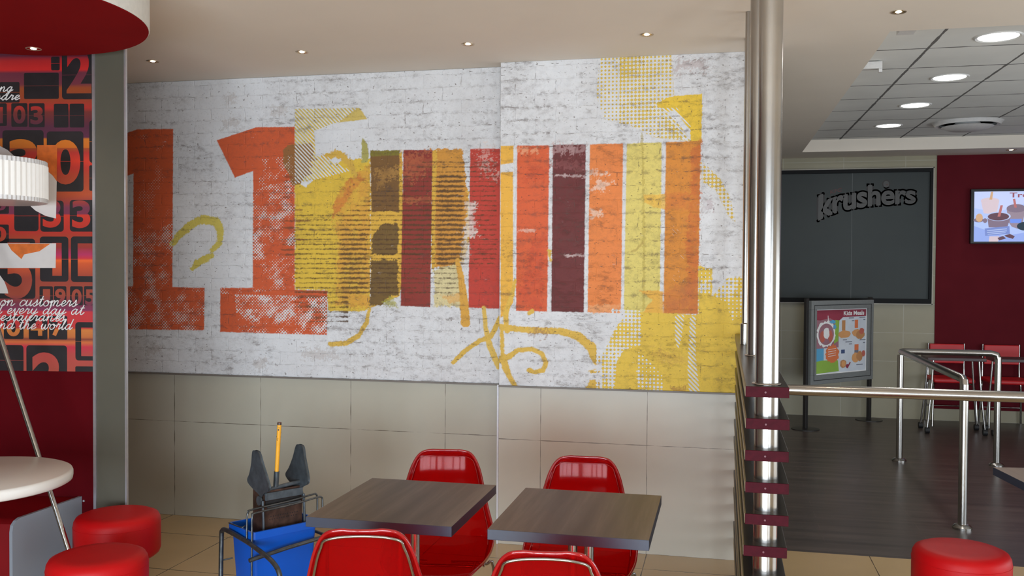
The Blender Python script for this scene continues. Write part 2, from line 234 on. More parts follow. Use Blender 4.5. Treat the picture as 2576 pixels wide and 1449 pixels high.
('K','L',(84,58,32),((-2.597,1.895),(-2.568,1.895),(-2.539,1.894),(-2.51,1.894),(-2.48,1.895),(-2.451,1.894),(-2.422,1.895),(-2.393,1.893),(-2.364,1.893),(-2.336,1.893),(-2.307,1.892),(-2.278,1.892),(-2.249,1.892),(-2.221,1.891),(-2.192,1.89),(-2.164,1.891),(-2.135,1.891),(-2.107,1.89),(-2.079,1.889),(-2.051,1.889),(-2.022,1.89),(-1.994,1.892),(-1.966,1.89),(-1.938,1.889),(-1.91,1.889),(-1.883,1.889),(-1.855,1.888),(-1.827,1.891),(-1.799,1.89),(-1.772,1.888),(-1.744,1.89),(-1.717,1.89),(-1.689,1.887),(-1.662,1.889),(-1.635,1.886),(-1.607,1.887),(-1.58,1.889),(-1.553,1.888),(-1.526,1.887),(-1.499,1.885),(-1.472,1.885),(-1.445,1.885),(-1.418,1.888),(-1.392,1.884),(-1.365,1.885),(-1.338,1.886),(-1.312,1.885)),(.0024,.0025,.0018,.0018,.0022,.002,.0025,.0021,.0018,.002,.0021,.0035,.0036,.0032,.0035,.0032,.0034,.0024,.0022,.0019,.002,.0018,.0018,.0019,.0018,.0053,.0053,.0053,.005,.0049,.0052,.0047,.0023,.007,.0071,.007,.0077,.0075,.0075,.0018,.0021,.0022,.0022,.0017,.0022,.0024,.0023),.0026,.88),
('K','L',(84,58,32),((-2.597,1.864),(-2.568,1.864),(-2.539,1.866),(-2.51,1.864),(-2.48,1.862),(-2.451,1.863),(-2.422,1.863),(-2.393,1.863),(-2.364,1.861),(-2.336,1.862),(-2.307,1.861),(-2.278,1.863),(-2.249,1.861),(-2.221,1.863),(-2.192,1.861),(-2.164,1.863),(-2.135,1.861),(-2.107,1.86),(-2.079,1.861),(-2.051,1.861),(-2.022,1.862),(-1.994,1.862),(-1.966,1.862),(-1.938,1.86),(-1.91,1.861),(-1.883,1.86),(-1.855,1.859),(-1.827,1.861),(-1.799,1.86),(-1.772,1.858),(-1.744,1.858),(-1.717,1.859),(-1.689,1.858),(-1.662,1.857),(-1.635,1.859),(-1.607,1.86),(-1.58,1.858),(-1.553,1.858),(-1.526,1.856),(-1.499,1.857),(-1.472,1.856),(-1.445,1.859),(-1.418,1.857),(-1.391,1.857),(-1.365,1.857),(-1.338,1.857),(-1.311,1.858)),(.0017,.0025,.0023,.002,.0021,.0021,.0021,.0022,.0019,.002,.0019,.0033,.0034,.0037,.0033,.0035,.0032,.0022,.0017,.0018,.0019,.0022,.0023,.0019,.0019,.0052,.0052,.0054,.0049,.0048,.0049,.0046,.0022,.0074,.0072,.0071,.0074,.0071,.0073,.0021,.0019,.0017,.0022,.0021,.002,.002,.0023),.0026,.88),
('K','L',(84,58,32),((-2.597,1.833),(-2.568,1.836),(-2.539,1.835),(-2.51,1.834),(-2.48,1.835),(-2.451,1.832),(-2.422,1.832),(-2.393,1.832),(-2.364,1.834),(-2.335,1.834),(-2.307,1.831),(-2.278,1.834),(-2.249,1.834),(-2.221,1.831),(-2.192,1.833),(-2.164,1.831),(-2.135,1.833),(-2.107,1.833),(-2.079,1.831),(-2.05,1.83),(-2.022,1.833),(-1.994,1.832),(-1.966,1.832),(-1.938,1.83),(-1.91,1.829),(-1.882,1.832),(-1.855,1.83),(-1.827,1.83),(-1.799,1.83),(-1.772,1.832),(-1.744,1.83),(-1.717,1.832),(-1.689,1.831),(-1.662,1.83),(-1.634,1.831),(-1.607,1.83),(-1.58,1.831),(-1.553,1.831),(-1.526,1.829),(-1.499,1.828),(-1.472,1.831),(-1.445,1.828),(-1.418,1.828),(-1.391,1.83),(-1.365,1.828),(-1.338,1.827),(-1.311,1.828)),(.0023,.0025,.002,.0018,.0023,.0023,.0025,.0019,.0022,.0023,.0024,.0035,.0038,.0032,.0033,.0034,.0033,.0017,.0023,.0022,.0017,.0022,.0025,.0025,.0022,.0049,.0049,.0052,.0052,.0052,.0053,.0048,.0022,.0073,.0071,.007,.0077,.0072,.0075,.0018,.0017,.0018,.0017,.0019,.0018,.002,.0023),.0026,.88),
('K','L',(84,58,32),((-2.597,1.804),(-2.568,1.802),(-2.539,1.805),(-2.509,1.803),(-2.48,1.804),(-2.451,1.805),(-2.422,1.805),(-2.393,1.804),(-2.364,1.805),(-2.335,1.803),(-2.307,1.803),(-2.278,1.802),(-2.249,1.803),(-2.221,1.802),(-2.192,1.802),(-2.164,1.801),(-2.135,1.804),(-2.107,1.802),(-2.079,1.803),(-2.05,1.804),(-2.022,1.803),(-1.994,1.8),(-1.966,1.804),(-1.938,1.801),(-1.91,1.804),(-1.882,1.802),(-1.855,1.802),(-1.827,1.8),(-1.799,1.8),(-1.771,1.8),(-1.744,1.8),(-1.716,1.801),(-1.689,1.8),(-1.662,1.801),(-1.634,1.801),(-1.607,1.799),(-1.58,1.8),(-1.553,1.802),(-1.526,1.801),(-1.499,1.8),(-1.472,1.801),(-1.445,1.8),(-1.418,1.801),(-1.391,1.799),(-1.364,1.8),(-1.338,1.798),(-1.311,1.8)),(.0025,.0026,.0023,.003,.0027,.0022,.0028,.0027,.0023,.0022,.0019,.0065,.0061,.0066,.0064,.0067,.0064,.0018,.0023,.0023,.002,.0023,.0019,.002,.0025,.0048,.0053,.0049,.0052,.0052,.0051,.005,.0025,.0077,.0074,.0073,.0075,.0075,.0073,.0025,.002,.0024,.0023,.002,.0018,.0024,.0021),.0026,.88),
('K','L',(84,58,32),((-2.597,1.773),(-2.568,1.774),(-2.539,1.773),(-2.509,1.773),(-2.48,1.773),(-2.451,1.774),(-2.422,1.775),(-2.393,1.774),(-2.364,1.775),(-2.335,1.775),(-2.307,1.772),(-2.278,1.773),(-2.249,1.774),(-2.221,1.775),(-2.192,1.773),(-2.164,1.774),(-2.135,1.773),(-2.107,1.774),(-2.078,1.772),(-2.05,1.772),(-2.022,1.773),(-1.994,1.772),(-1.966,1.773),(-1.938,1.772),(-1.91,1.773),(-1.882,1.772),(-1.854,1.771),(-1.827,1.771),(-1.799,1.774),(-1.771,1.774),(-1.744,1.771),(-1.716,1.773),(-1.689,1.774),(-1.662,1.772),(-1.634,1.772),(-1.607,1.77),(-1.58,1.771),(-1.553,1.771),(-1.526,1.773),(-1.499,1.771),(-1.472,1.771),(-1.445,1.773),(-1.418,1.77),(-1.391,1.772),(-1.364,1.773),(-1.338,1.771),(-1.311,1.771)),(.003,.0029,.0023,.0022,.0024,.0027,.0026,.003,.003,.0022,.0019,.0061,.0067,.0062,.006,.0065,.0065,.0023,.0019,.0041,.0038,.0038,.0043,.0039,.0021,.0046,.005,.0048,.0052,.0052,.0051,.0052,.002,.0077,.0076,.0073,.0077,.0075,.0072,.0023,.0023,.002,.0023,.0021,.0024,.0018,.0021),.0026,.88),
('K','L',(84,58,32),((-2.597,1.743),(-2.568,1.744),(-2.539,1.745),(-2.509,1.742),(-2.48,1.746),(-2.451,1.742),(-2.422,1.744),(-2.393,1.744),(-2.364,1.744),(-2.335,1.745),(-2.306,1.746),(-2.278,1.743),(-2.249,1.745),(-2.22,1.742),(-2.192,1.745),(-2.163,1.743),(-2.135,1.743),(-2.107,1.745),(-2.078,1.743),(-2.05,1.744),(-2.022,1.744),(-1.994,1.743),(-1.966,1.742),(-1.938,1.745),(-1.91,1.745),(-1.882,1.742),(-1.854,1.744),(-1.827,1.742),(-1.799,1.742),(-1.771,1.745),(-1.744,1.744),(-1.716,1.743),(-1.689,1.744),(-1.661,1.745),(-1.634,1.744),(-1.607,1.743),(-1.58,1.743),(-1.552,1.744),(-1.525,1.743),(-1.498,1.744),(-1.471,1.743),(-1.444,1.744),(-1.418,1.744),(-1.391,1.743),(-1.364,1.742),(-1.337,1.744),(-1.311,1.743)),(.0022,.0024,.0022,.0026,.0023,.0029,.0026,.0029,.0025,.0024,.002,.0064,.0067,.0063,.0068,.0061,.0062,.0025,.0019,.0036,.004,.0041,.004,.0036,.0019,.0053,.0053,.0053,.0052,.0051,.0048,.005,.0025,.0078,.0076,.0074,.007,.0075,.007,.0019,.0019,.0021,.0018,.0022,.0018,.0021,.0025),.0026,.88),
('K','L',(84,58,32),((-2.597,1.714),(-2.568,1.713),(-2.539,1.716),(-2.509,1.714),(-2.48,1.715),(-2.451,1.716),(-2.422,1.714),(-2.393,1.714),(-2.364,1.716),(-2.335,1.714),(-2.306,1.715),(-2.278,1.714),(-2.249,1.712),(-2.22,1.716),(-2.192,1.714),(-2.163,1.716),(-2.135,1.713),(-2.107,1.712),(-2.078,1.714),(-2.05,1.714),(-2.022,1.713),(-1.994,1.715),(-1.966,1.715),(-1.938,1.716),(-1.91,1.713),(-1.882,1.714),(-1.854,1.715),(-1.826,1.715),(-1.799,1.716),(-1.771,1.715),(-1.744,1.714),(-1.716,1.716),(-1.689,1.715),(-1.661,1.716),(-1.634,1.714),(-1.607,1.716),(-1.579,1.716),(-1.552,1.716),(-1.525,1.715),(-1.498,1.716),(-1.471,1.715),(-1.444,1.715),(-1.417,1.715),(-1.391,1.714),(-1.364,1.713),(-1.337,1.715),(-1.311,1.715)),(.0023,.0024,.0028,.0023,.0026,.0026,.0026,.0029,.0026,.0026,.0022,.0068,.0066,.0068,.0068,.0065,.0061,.002,.0025,.004,.0039,.0043,.0038,.0035,.0018,.0047,.0054,.0054,.0049,.0047,.0052,.0047,.0017,.0074,.007,.0072,.0076,.0076,.0077,.002,.0024,.0021,.0018,.0019,.0024,.0019,.0025),.0026,.88),
('K','L',(84,58,32),((-2.597,1.686),(-2.568,1.685),(-2.539,1.684),(-2.509,1.685),(-2.48,1.685),(-2.451,1.686),(-2.422,1.684),(-2.393,1.684),(-2.364,1.685),(-2.335,1.685),(-2.306,1.685),(-2.278,1.684),(-2.249,1.685),(-2.22,1.685),(-2.192,1.686),(-2.163,1.685),(-2.135,1.685),(-2.107,1.685),(-2.078,1.686),(-2.05,1.684),(-2.022,1.686),(-1.994,1.684),(-1.966,1.684),(-1.938,1.684),(-1.91,1.687),(-1.882,1.686),(-1.854,1.684),(-1.826,1.686),(-1.799,1.684),(-1.771,1.684),(-1.743,1.685),(-1.716,1.685),(-1.689,1.687),(-1.661,1.684),(-1.634,1.684),(-1.607,1.686),(-1.579,1.685),(-1.552,1.687),(-1.525,1.685),(-1.498,1.687),(-1.471,1.684),(-1.444,1.685),(-1.417,1.686),(-1.391,1.686),(-1.364,1.687),(-1.337,1.686),(-1.31,1.686)),(.0026,.0028,.0023,.0023,.0025,.0024,.0029,.0025,.0022,.0025,.0024,.0063,.0067,.0066,.006,.006,.0062,.0023,.0023,.0036,.0039,.0038,.0035,.0036,.0021,.0048,.0051,.0053,.005,.0047,.0048,.005,.0024,.0072,.0075,.0072,.0074,.0074,.0073,.0024,.002,.0023,.0018,.002,.0021,.0024,.0018),.0026,.88),
('K','L',(84,58,32),((-2.597,1.656),(-2.568,1.656),(-2.539,1.654),(-2.509,1.653),(-2.48,1.656),(-2.451,1.656),(-2.422,1.654),(-2.393,1.653),(-2.364,1.656),(-2.335,1.656),(-2.306,1.655),(-2.278,1.657),(-2.249,1.655),(-2.22,1.655),(-2.192,1.654),(-2.163,1.657),(-2.135,1.655),(-2.106,1.654),(-2.078,1.657),(-2.05,1.654),(-2.022,1.655),(-1.994,1.654),(-1.966,1.658),(-1.938,1.654),(-1.91,1.658),(-1.882,1.656),(-1.854,1.658),(-1.826,1.655),(-1.799,1.656),(-1.771,1.657),(-1.743,1.656),(-1.716,1.656),(-1.688,1.657),(-1.661,1.655),(-1.634,1.655),(-1.606,1.656),(-1.579,1.659),(-1.552,1.657),(-1.525,1.658),(-1.498,1.655),(-1.471,1.656),(-1.444,1.656),(-1.417,1.657),(-1.39,1.658),(-1.364,1.659),(-1.337,1.659),(-1.31,1.657)),(.0024,.0026,.0029,.0024,.0026,.0028,.0024,.0027,.0028,.0026,.0023,.0065,.0064,.006,.0068,.0068,.0065,.0021,.002,.004,.0038,.0036,.0043,.004,.0021,.0023,.002,.0019,.0021,.0022,.0023,.0017,.0017,.0077,.0072,.0071,.0076,.0072,.0078,.0021,.0018,.0023,.002,.0018,.0024,.0021,.0024),.0026,.88),
('K','L',(84,58,32),((-2.597,1.623),(-2.568,1.624),(-2.539,1.623),(-2.509,1.625),(-2.48,1.624),(-2.451,1.624),(-2.422,1.625),(-2.393,1.626),(-2.364,1.624),(-2.335,1.626),(-2.306,1.623),(-2.278,1.625),(-2.249,1.625),(-2.22,1.627),(-2.192,1.625),(-2.163,1.627),(-2.135,1.626),(-2.106,1.627),(-2.078,1.626),(-2.05,1.627),(-2.022,1.626),(-1.994,1.625),(-1.965,1.627),(-1.938,1.628),(-1.91,1.626),(-1.882,1.626),(-1.854,1.628),(-1.826,1.626),(-1.798,1.628),(-1.771,1.626),(-1.743,1.629),(-1.716,1.627),(-1.688,1.629),(-1.661,1.629),(-1.634,1.627),(-1.606,1.628),(-1.579,1.627),(-1.552,1.63),(-1.525,1.629),(-1.498,1.628),(-1.471,1.628),(-1.444,1.628),(-1.417,1.63),(-1.39,1.629),(-1.363,1.629),(-1.337,1.631),(-1.31,1.627)),(.0023,.0027,.0022,.0027,.0022,.0023,.0027,.0025,.0026,.0026,.0023,.0062,.0067,.0062,.0066,.0061,.0063,.002,.0019,.0041,.0039,.0038,.0035,.004,.0017,.0022,.0024,.0024,.0025,.0017,.0018,.0023,.0022,.0076,.0074,.0073,.0077,.0077,.0076,.002,.0023,.0021,.0022,.002,.0018,.0023,.002),.0026,.88),
('K','L',(84,58,32),((-2.597,1.596),(-2.568,1.593),(-2.538,1.596),(-2.509,1.596),(-2.48,1.596),(-2.451,1.596),(-2.422,1.596),(-2.393,1.594),(-2.364,1.594),(-2.335,1.596),(-2.306,1.597),(-2.277,1.595),(-2.249,1.594),(-2.22,1.595),(-2.192,1.594),(-2.163,1.597),(-2.135,1.596),(-2.106,1.595),(-2.078,1.598),(-2.05,1.599),(-2.022,1.598),(-1.993,1.595),(-1.965,1.597),(-1.937,1.598),(-1.909,1.597),(-1.882,1.596),(-1.854,1.596),(-1.826,1.598),(-1.798,1.598),(-1.771,1.598),(-1.743,1.598),(-1.716,1.597),(-1.688,1.598),(-1.661,1.6),(-1.633,1.599),(-1.606,1.601),(-1.579,1.599),(-1.552,1.6),(-1.525,1.598)),(.0029,.0029,.0027,.0026,.0026,.0025,.0027,.0029,.0023,.0028,.0024,.0063,.0067,.0065,.0068,.0063,.0066,.0017,.002,.0038,.0042,.0035,.0037,.0038,.0025,.002,.0023,.002,.0024,.002,.0023,.0017,.0018,.002,.0019,.0017,.0021,.0017,.0019),.0026,.88),
('K','L',(84,58,32),((-2.597,1.566),(-2.568,1.564),(-2.538,1.565),(-2.509,1.566),(-2.48,1.564),(-2.451,1.566),(-2.422,1.564),(-2.393,1.564),(-2.364,1.567),(-2.335,1.566),(-2.306,1.566),(-2.277,1.568),(-2.249,1.568),(-2.22,1.567),(-2.192,1.568),(-2.163,1.569),(-2.135,1.568),(-2.106,1.568),(-2.078,1.566),(-2.05,1.567),(-2.021,1.569),(-1.993,1.57),(-1.965,1.568),(-1.937,1.566),(-1.909,1.57),(-1.881,1.568),(-1.854,1.569),(-1.826,1.569),(-1.798,1.569),(-1.771,1.571),(-1.743,1.57),(-1.716,1.569),(-1.688,1.57),(-1.661,1.571),(-1.633,1.571),(-1.606,1.569),(-1.579,1.571),(-1.552,1.572),(-1.525,1.569)),(.0028,.0023,.0022,.0028,.0025,.0023,.0026,.0026,.0026,.0029,.0018,.0064,.0063,.0063,.0068,.0063,.0063,.002,.0019,.0042,.004,.0043,.0039,.0039,.0022,.0018,.0017,.0023,.0025,.002,.0021,.0023,.0024,.002,.0023,.0021,.0021,.0022,.0024),.0026,.88),
('K','L',(84,58,32),((-2.597,1.532),(-2.568,1.536),(-2.538,1.533),(-2.509,1.536),(-2.48,1.534),(-2.451,1.534),(-2.422,1.536),(-2.393,1.537),(-2.364,1.534),(-2.335,1.537),(-2.306,1.535),(-2.277,1.535),(-2.249,1.538),(-2.22,1.537),(-2.191,1.537),(-2.163,1.536),(-2.135,1.537),(-2.106,1.54),(-2.078,1.536),(-2.05,1.537),(-2.021,1.537),(-1.993,1.539),(-1.965,1.539),(-1.937,1.538),(-1.909,1.54),(-1.881,1.54),(-1.854,1.539),(-1.826,1.54),(-1.798,1.539),(-1.77,1.541),(-1.743,1.542),(-1.715,1.539),(-1.688,1.542),(-1.661,1.54),(-1.633,1.54),(-1.606,1.541),(-1.579,1.54),(-1.552,1.541),(-1.524,1.543)),(.0028,.0029,.0029,.0023,.0028,.0022,.0029,.0024,.0024,.0028,.0023,.0062,.0065,.0063,.0062,.0064,.0064,.0024,.0019,.004,.0035,.0037,.0038,.0042,.0023,.0023,.0024,.0018,.0022,.0019,.0023,.0021,.0019,.0025,.0023,.0024,.0024,.0023,.0017),.0026,.88),
('K','L',(84,58,32),((-2.597,1.504),(-2.568,1.504),(-2.538,1.503),(-2.509,1.506),(-2.48,1.506),(-2.451,1.507),(-2.422,1.506),(-2.393,1.506),(-2.364,1.507),(-2.335,1.506),(-2.306,1.505),(-2.277,1.508),(-2.249,1.508),(-2.22,1.509),(-2.191,1.508),(-2.163,1.506),(-2.134,1.506),(-2.106,1.509),(-2.078,1.509),(-2.05,1.509),(-2.021,1.509),(-1.993,1.507),(-1.965,1.509),(-1.937,1.51),(-1.909,1.509),(-1.881,1.509),(-1.853,1.51),(-1.826,1.511),(-1.798,1.512),(-1.77,1.511),(-1.743,1.511),(-1.715,1.513),(-1.688,1.512),(-1.66,1.51),(-1.633,1.511),(-1.606,1.51),(-1.579,1.511),(-1.551,1.512),(-1.524,1.515)),(.0023,.002,.0022,.0019,.0019,.0021,.0018,.0017,.0024,.0022,.0023,.0064,.0066,.0064,.0062,.0065,.0061,.0019,.0017,.0035,.0041,.0037,.0042,.0037,.0017,.0022,.0022,.0021,.0019,.0022,.0024,.0025,.0021,.0022,.0022,.0024,.0018,.002,.0024),.0026,.88),
('K','L',(84,58,32),((-2.597,1.476),(-2.568,1.475),(-2.538,1.475),(-2.509,1.476),(-2.48,1.476),(-2.451,1.476),(-2.422,1.477),(-2.393,1.475),(-2.364,1.476),(-2.335,1.475),(-2.306,1.477),(-2.277,1.478),(-2.249,1.478),(-2.22,1.477),(-2.191,1.479),(-2.163,1.479),(-2.134,1.48),(-2.106,1.477),(-2.078,1.48),(-2.049,1.48),(-2.021,1.48),(-1.993,1.48),(-1.965,1.482),(-1.937,1.48),(-1.909,1.482),(-1.881,1.481),(-1.853,1.481),(-1.826,1.481),(-1.798,1.481),(-1.77,1.482),(-1.743,1.484),(-1.715,1.482),(-1.688,1.482),(-1.66,1.482),(-1.633,1.483),(-1.606,1.482),(-1.578,1.483),(-1.551,1.484),(-1.524,1.483)),(.0023,.0018,.002,.0022,.0019,.002,.0024,.0023,.002,.0022,.0017,.0064,.0067,.0066,.0067,.0065,.0067,.002,.0017,.004,.0043,.0039,.004,.004,.0018,.0017,.0019,.0022,.0019,.0022,.0017,.0019,.0019,.0024,.0018,.0024,.0017,.0019,.002),.0026,.88),
('K','L',(84,58,32),((-2.597,1.445),(-2.568,1.445),(-2.538,1.446),(-2.509,1.446),(-2.48,1.447),(-2.451,1.447),(-2.422,1.445),(-2.393,1.445),(-2.364,1.446),(-2.335,1.447),(-2.306,1.448),(-2.277,1.449),(-2.248,1.447),(-2.22,1.449),(-2.191,1.449),(-2.163,1.45),(-2.134,1.449),(-2.106,1.45),(-2.078,1.451),(-2.049,1.448),(-2.021,1.449),(-1.993,1.452),(-1.965,1.45),(-1.937,1.452),(-1.909,1.451),(-1.881,1.45),(-1.853,1.453),(-1.825,1.451),(-1.798,1.454),(-1.77,1.451),(-1.743,1.453),(-1.715,1.455),(-1.688,1.452),(-1.66,1.455),(-1.633,1.454),(-1.606,1.453),(-1.578,1.455),(-1.551,1.457),(-1.524,1.454)),(.0022,.002,.0017,.0021,.002,.0021,.0022,.0025,.0022,.0025,.0021,.0063,.0066,.0068,.0062,.0063,.0065,.0017,.0021,.004,.004,.0035,.0041,.0036,.0019,.0019,.0023,.0021,.0019,.0022,.0018,.0017,.0024,.0019,.0018,.002,.0019,.0023,.0019),.0026,.88),
('K','L',(84,58,32),((-2.597,1.414),(-2.568,1.413),(-2.538,1.415),(-2.509,1.415),(-2.48,1.416),(-2.451,1.414),(-2.422,1.414),(-2.393,1.415),(-2.364,1.416),(-2.335,1.419),(-2.306,1.419),(-2.277,1.42),(-2.248,1.417)),(.0025,.0024,.0022,.0017,.0025,.0025,.0023,.0021,.0022,.0017,.0023,.0063,.0068),.0026,.88),
('K','L',(84,58,32),((-2.597,1.386),(-2.568,1.384),(-2.538,1.383),(-2.509,1.385),(-2.48,1.387),(-2.451,1.385),(-2.422,1.384),(-2.392,1.388),(-2.364,1.388),(-2.335,1.389),(-2.306,1.387),(-2.277,1.388),(-2.248,1.39)),(.002,.0023,.0023,.0025,.0019,.0023,.0023,.0019,.0018,.0024,.0019,.006,.0065),.0026,.88),
('K','L',(84,58,32),((-2.597,1.355),(-2.568,1.354),(-2.538,1.355),(-2.509,1.355),(-2.48,1.356),(-2.451,1.355),(-2.421,1.356),(-2.392,1.356),(-2.363,1.356),(-2.335,1.356),(-2.306,1.358),(-2.277,1.358),(-2.248,1.359)),(.0018,.0023,.0019,.0024,.0018,.0024,.0022,.0018,.0019,.0021,.002,.0062,.0065),.0026,.88),
('K','L',(84,58,32),((-2.509,1.325),(-2.48,1.326),(-2.451,1.325),(-2.421,1.325),(-2.392,1.328),(-2.363,1.326),(-2.335,1.328),(-2.306,1.33),(-2.277,1.329),(-2.248,1.328)),(.0017,.0017,.0024,.0018,.0021,.0025,.0024,.0024,.0066,.0067),.0026,.88),
('K','L',(84,58,32),((-2.509,1.294),(-2.48,1.296),(-2.45,1.295),(-2.421,1.295),(-2.392,1.297),(-2.363,1.299),(-2.334,1.297),(-2.306,1.299),(-2.277,1.299),(-2.248,1.299)),(.002,.0024,.0019,.0018,.0023,.0019,.0024,.0022,.0066,.0065),.0026,.88),
('K','L',(84,58,32),((-2.509,1.264),(-2.48,1.266),(-2.45,1.266),(-2.421,1.267),(-2.392,1.269),(-2.363,1.267),(-2.334,1.27),(-2.306,1.27),(-2.277,1.27),(-2.248,1.271)),(.0021,.0017,.0023,.002,.0025,.0022,.0021,.002,.006,.0068),.0026,.88),
('K','L',(120,70,40),((-2.71,1.959),(-2.63,1.958),(-2.55,1.957)),(.0024,.0072,.0024),.0029,.75),
('K','L',(120,70,40),((-2.697,1.889),(-2.583,1.889),(-2.47,1.888)),(.0024,.0072,.0024),.0029,.75),
('K','L',(120,70,40),((-2.678,1.847),(-2.624,1.847),(-2.571,1.847)),(.0024,.0072,.0024),.0029,.75),
('K','L',(120,70,40),((-2.689,1.773),(-2.612,1.773),(-2.536,1.773)),(.0024,.0072,.0024),.0029,.75),
('K','L',(120,70,40),((-2.678,1.743),(-2.627,1.743),(-2.576,1.743)),(.0024,.0072,.0024),.0029,.75),
('K','L',(120,70,40),((-2.689,1.711),(-2.643,1.711),(-2.597,1.711)),(.0024,.0072,.0024),.0029,.75),
('K','L',(120,70,40),((-2.678,1.679),(-2.633,1.679),(-2.589,1.679)),(.0024,.0072,.0024),.0029,.75),
('K','L',(120,70,40),((-2.597,1.449),(-2.488,1.45),(-2.379,1.451)),(.0024,.0072,.0024),.0029,.75),
('K','L',(120,70,40),((-2.589,1.422),(-2.484,1.423),(-2.379,1.424)),(.0024,.0072,.0024),.0029,.75),
('K','L',(120,70,40),((-2.589,1.36),(-2.484,1.362),(-2.379,1.363)),(.0024,.0072,.0024),.0029,.75),
('K','L',(120,70,40),((-2.549,1.324),(-2.464,1.325),(-2.379,1.326)),(.0024,.0072,.0024),.0029,.75),
('K','L',(120,70,40),((-2.522,1.287),(-2.45,1.288),(-2.379,1.289)),(.0024,.0072,.0024),.0029,.75),
('K','L',(206,186,86),((-3.448,1.752),(-3.402,1.802),(-3.317,1.868),(-3.227,1.905),(-3.143,1.892),(-3.104,1.832),(-3.115,1.751),(-3.166,1.706)),(.0192,.024,.0264,.0288,.0288,.024,.0216,.0168),.006,1.0),
('K','L',(206,186,86),((-3.171,1.671),(-3.233,1.643),(-3.278,1.62),(-3.306,1.589)),(.0168,.024,.0216,.0144),.006,1.0),
('K','L',(214,172,72),((-2.103,1.352),(-2.123,1.264),(-2.175,1.183),(-2.258,1.135),(-2.363,1.128)),(.0096,.0132,.0156,.0168,.0144),.0034,1.0),
('K','L',(214,158,62),((-1.547,1.647),(-1.524,1.541),(-1.504,1.399),(-1.496,1.276)),(.0144,.0192,.0264,.0288),.0024,1.0),
('K','L',(220,180,84),((-1.384,1.363),(-1.371,1.247),(-1.346,1.141),(-1.29,1.02)),(.0132,.0144,.0192,.0192),.0024,1.0),
('K','L',(214,172,72),((-1.571,1.036),(-1.503,1.104),(-1.412,1.168),(-1.337,1.198),(-1.282,1.308)),(.012,.0144,.0144,.0144,.0168),.0024,1.0),
('F','L',(190,178,176),((-3.648,1.101),(-3.532,1.111),(-3.532,1.047),(-3.648,1.039)),.0336,.5),
('F','L',(190,178,176),((-2.549,1.089),(-2.31,1.102),(-2.31,1.041),(-2.549,1.029)),.0336,.5),
('F','L',(190,178,176),((-2.873,1.018),(-2.791,1.028),(-2.791,.965),(-2.873,.958)),.0336,.5),
('F','L',(190,178,176),((-3.092,2.683),(-3.01,2.688),(-3.01,2.626),(-3.092,2.623)),.0336,.5),
('F','L',(190,178,176),((-2.764,2.598),(-2.657,2.601),(-2.657,2.54),(-2.764,2.538)),.0336,.5),
('F','L',(190,178,176),((-3.093,2.533),(-2.982,2.538),(-2.982,2.475),(-3.093,2.473)),.0336,.5),
('F','R',(228,170,62),((-1.261,2.307),(-1.183,2.307),(-1.183,2.207),(-1.26,2.199)),.0024,1.0),
('F','R',(228,170,62),((-1.26,2.154),(-1.185,2.157),(-1.181,1.544),(-1.178,1.406),(-1.218,1.346),(-1.255,1.313)),.0024,1.0),
('F','R',(212,92,50),((-1.162,2.307),(-.974,2.302),(-.98,1.354),(-1.164,1.356)),.0019,1.0),
('F','R',(228,160,120),((-1.158,2.293),(-1.048,2.29),(-1.043,2.263),(-1.157,2.266)),.0216,.7),
('F','R',(228,196,180),((-1.155,1.825),(-1.057,1.829),(-1.057,1.811),(-1.155,1.809)),.0096,.7),
('F','R',(196,74,40),((-1.094,2.182),(-.978,2.18),(-.978,2.112),(-1.117,2.103)),.0336,.5),
('F','R',(198,72,44),((-1.068,1.773),(-.98,1.795),(-1.019,1.358),(-1.159,1.407)),.0288,.55),
('F','R',(106,46,46),((-.954,2.306),(-.764,2.304),(-.769,1.353),(-.957,1.355)),.0019,1.0),
('F','R',(196,160,160),((-.954,2.306),(-.764,2.304),(-.764,2.261),(-.953,2.261)),.0336,.55),
('F','R',(150,88,88),((-.951,2.225),(-.766,2.198),(-.766,2.149),(-.951,2.18)),.0288,.5),
('F','R',(214,190,188),((-.943,2.139),(-.765,2.129),(-.765,2.116),(-.943,2.128)),.0096,.6),
('F','R',(214,190,188),((-.883,1.679),(-.769,1.682),(-.769,1.671),(-.871,1.668)),.0072,.7),
('F','R',(226,128,64),((-.742,2.303),(-.554,2.303),(-.559,1.352),(-.748,1.353)),.0019,1.0),
('F','R',(232,210,196),((-.741,2.153),(-.637,2.142),(-.65,2.116),(-.74,2.126)),.0216,.7),
('F','R',(232,210,196),((-.693,2.096),(-.614,2.088),(-.659,2.036),(-.74,2.041),(-.74,2.055)),.024,.6),
('F','R',(232,200,180),((-.739,1.942),(-.671,1.928),(-.676,1.895),(-.739,1.88)),.0192,.7),
('F','R',(232,170,120),((-.744,1.394),(-.56,1.401),(-.559,1.352),(-.746,1.353)),.0144,.6),
('F','R',(216,196,108),((-.534,2.302),(-.34,2.304),(-.343,1.384),(-.325,1.351),(-.544,1.352)),.0019,1.0),
('K','R',(176,152,66),((-.455,2.435),(-.444,2.214),(-.438,1.948),(-.433,1.682),(-.433,1.371)),(.006,.0048,.0072,.0084,.006),.0048,.55),
('K','R',(170,140,70),((-.526,1.696),(-.478,1.705),(-.443,1.745)),(.0048,.006,.006),.0036,.6),
('F','R',(226,166,60),((-.454,1.48),(-.326,1.481),(-.32,1.351),(-.444,1.349),(-.387,1.427)),.0048,.9),
('F','R',(226,178,72),((-.436,2.015),(-.313,2.018),(-.313,1.93),(-.391,1.948),(-.431,1.971)),.0048,.9),
('F','R',(228,188,54),((-.397,2.526),(-.288,2.557),(-.122,2.564),(-.126,2.299),(-.182,2.3),(-.187,2.362),(-.265,2.473),(-.436,2.479)),.0036,1.0),
('S','R',2,.45,.6,.3,((-.353,2.494),(-.261,2.491),(-.185,2.388),(-.184,2.305),(-.221,2.314),(-.286,2.408)),8),
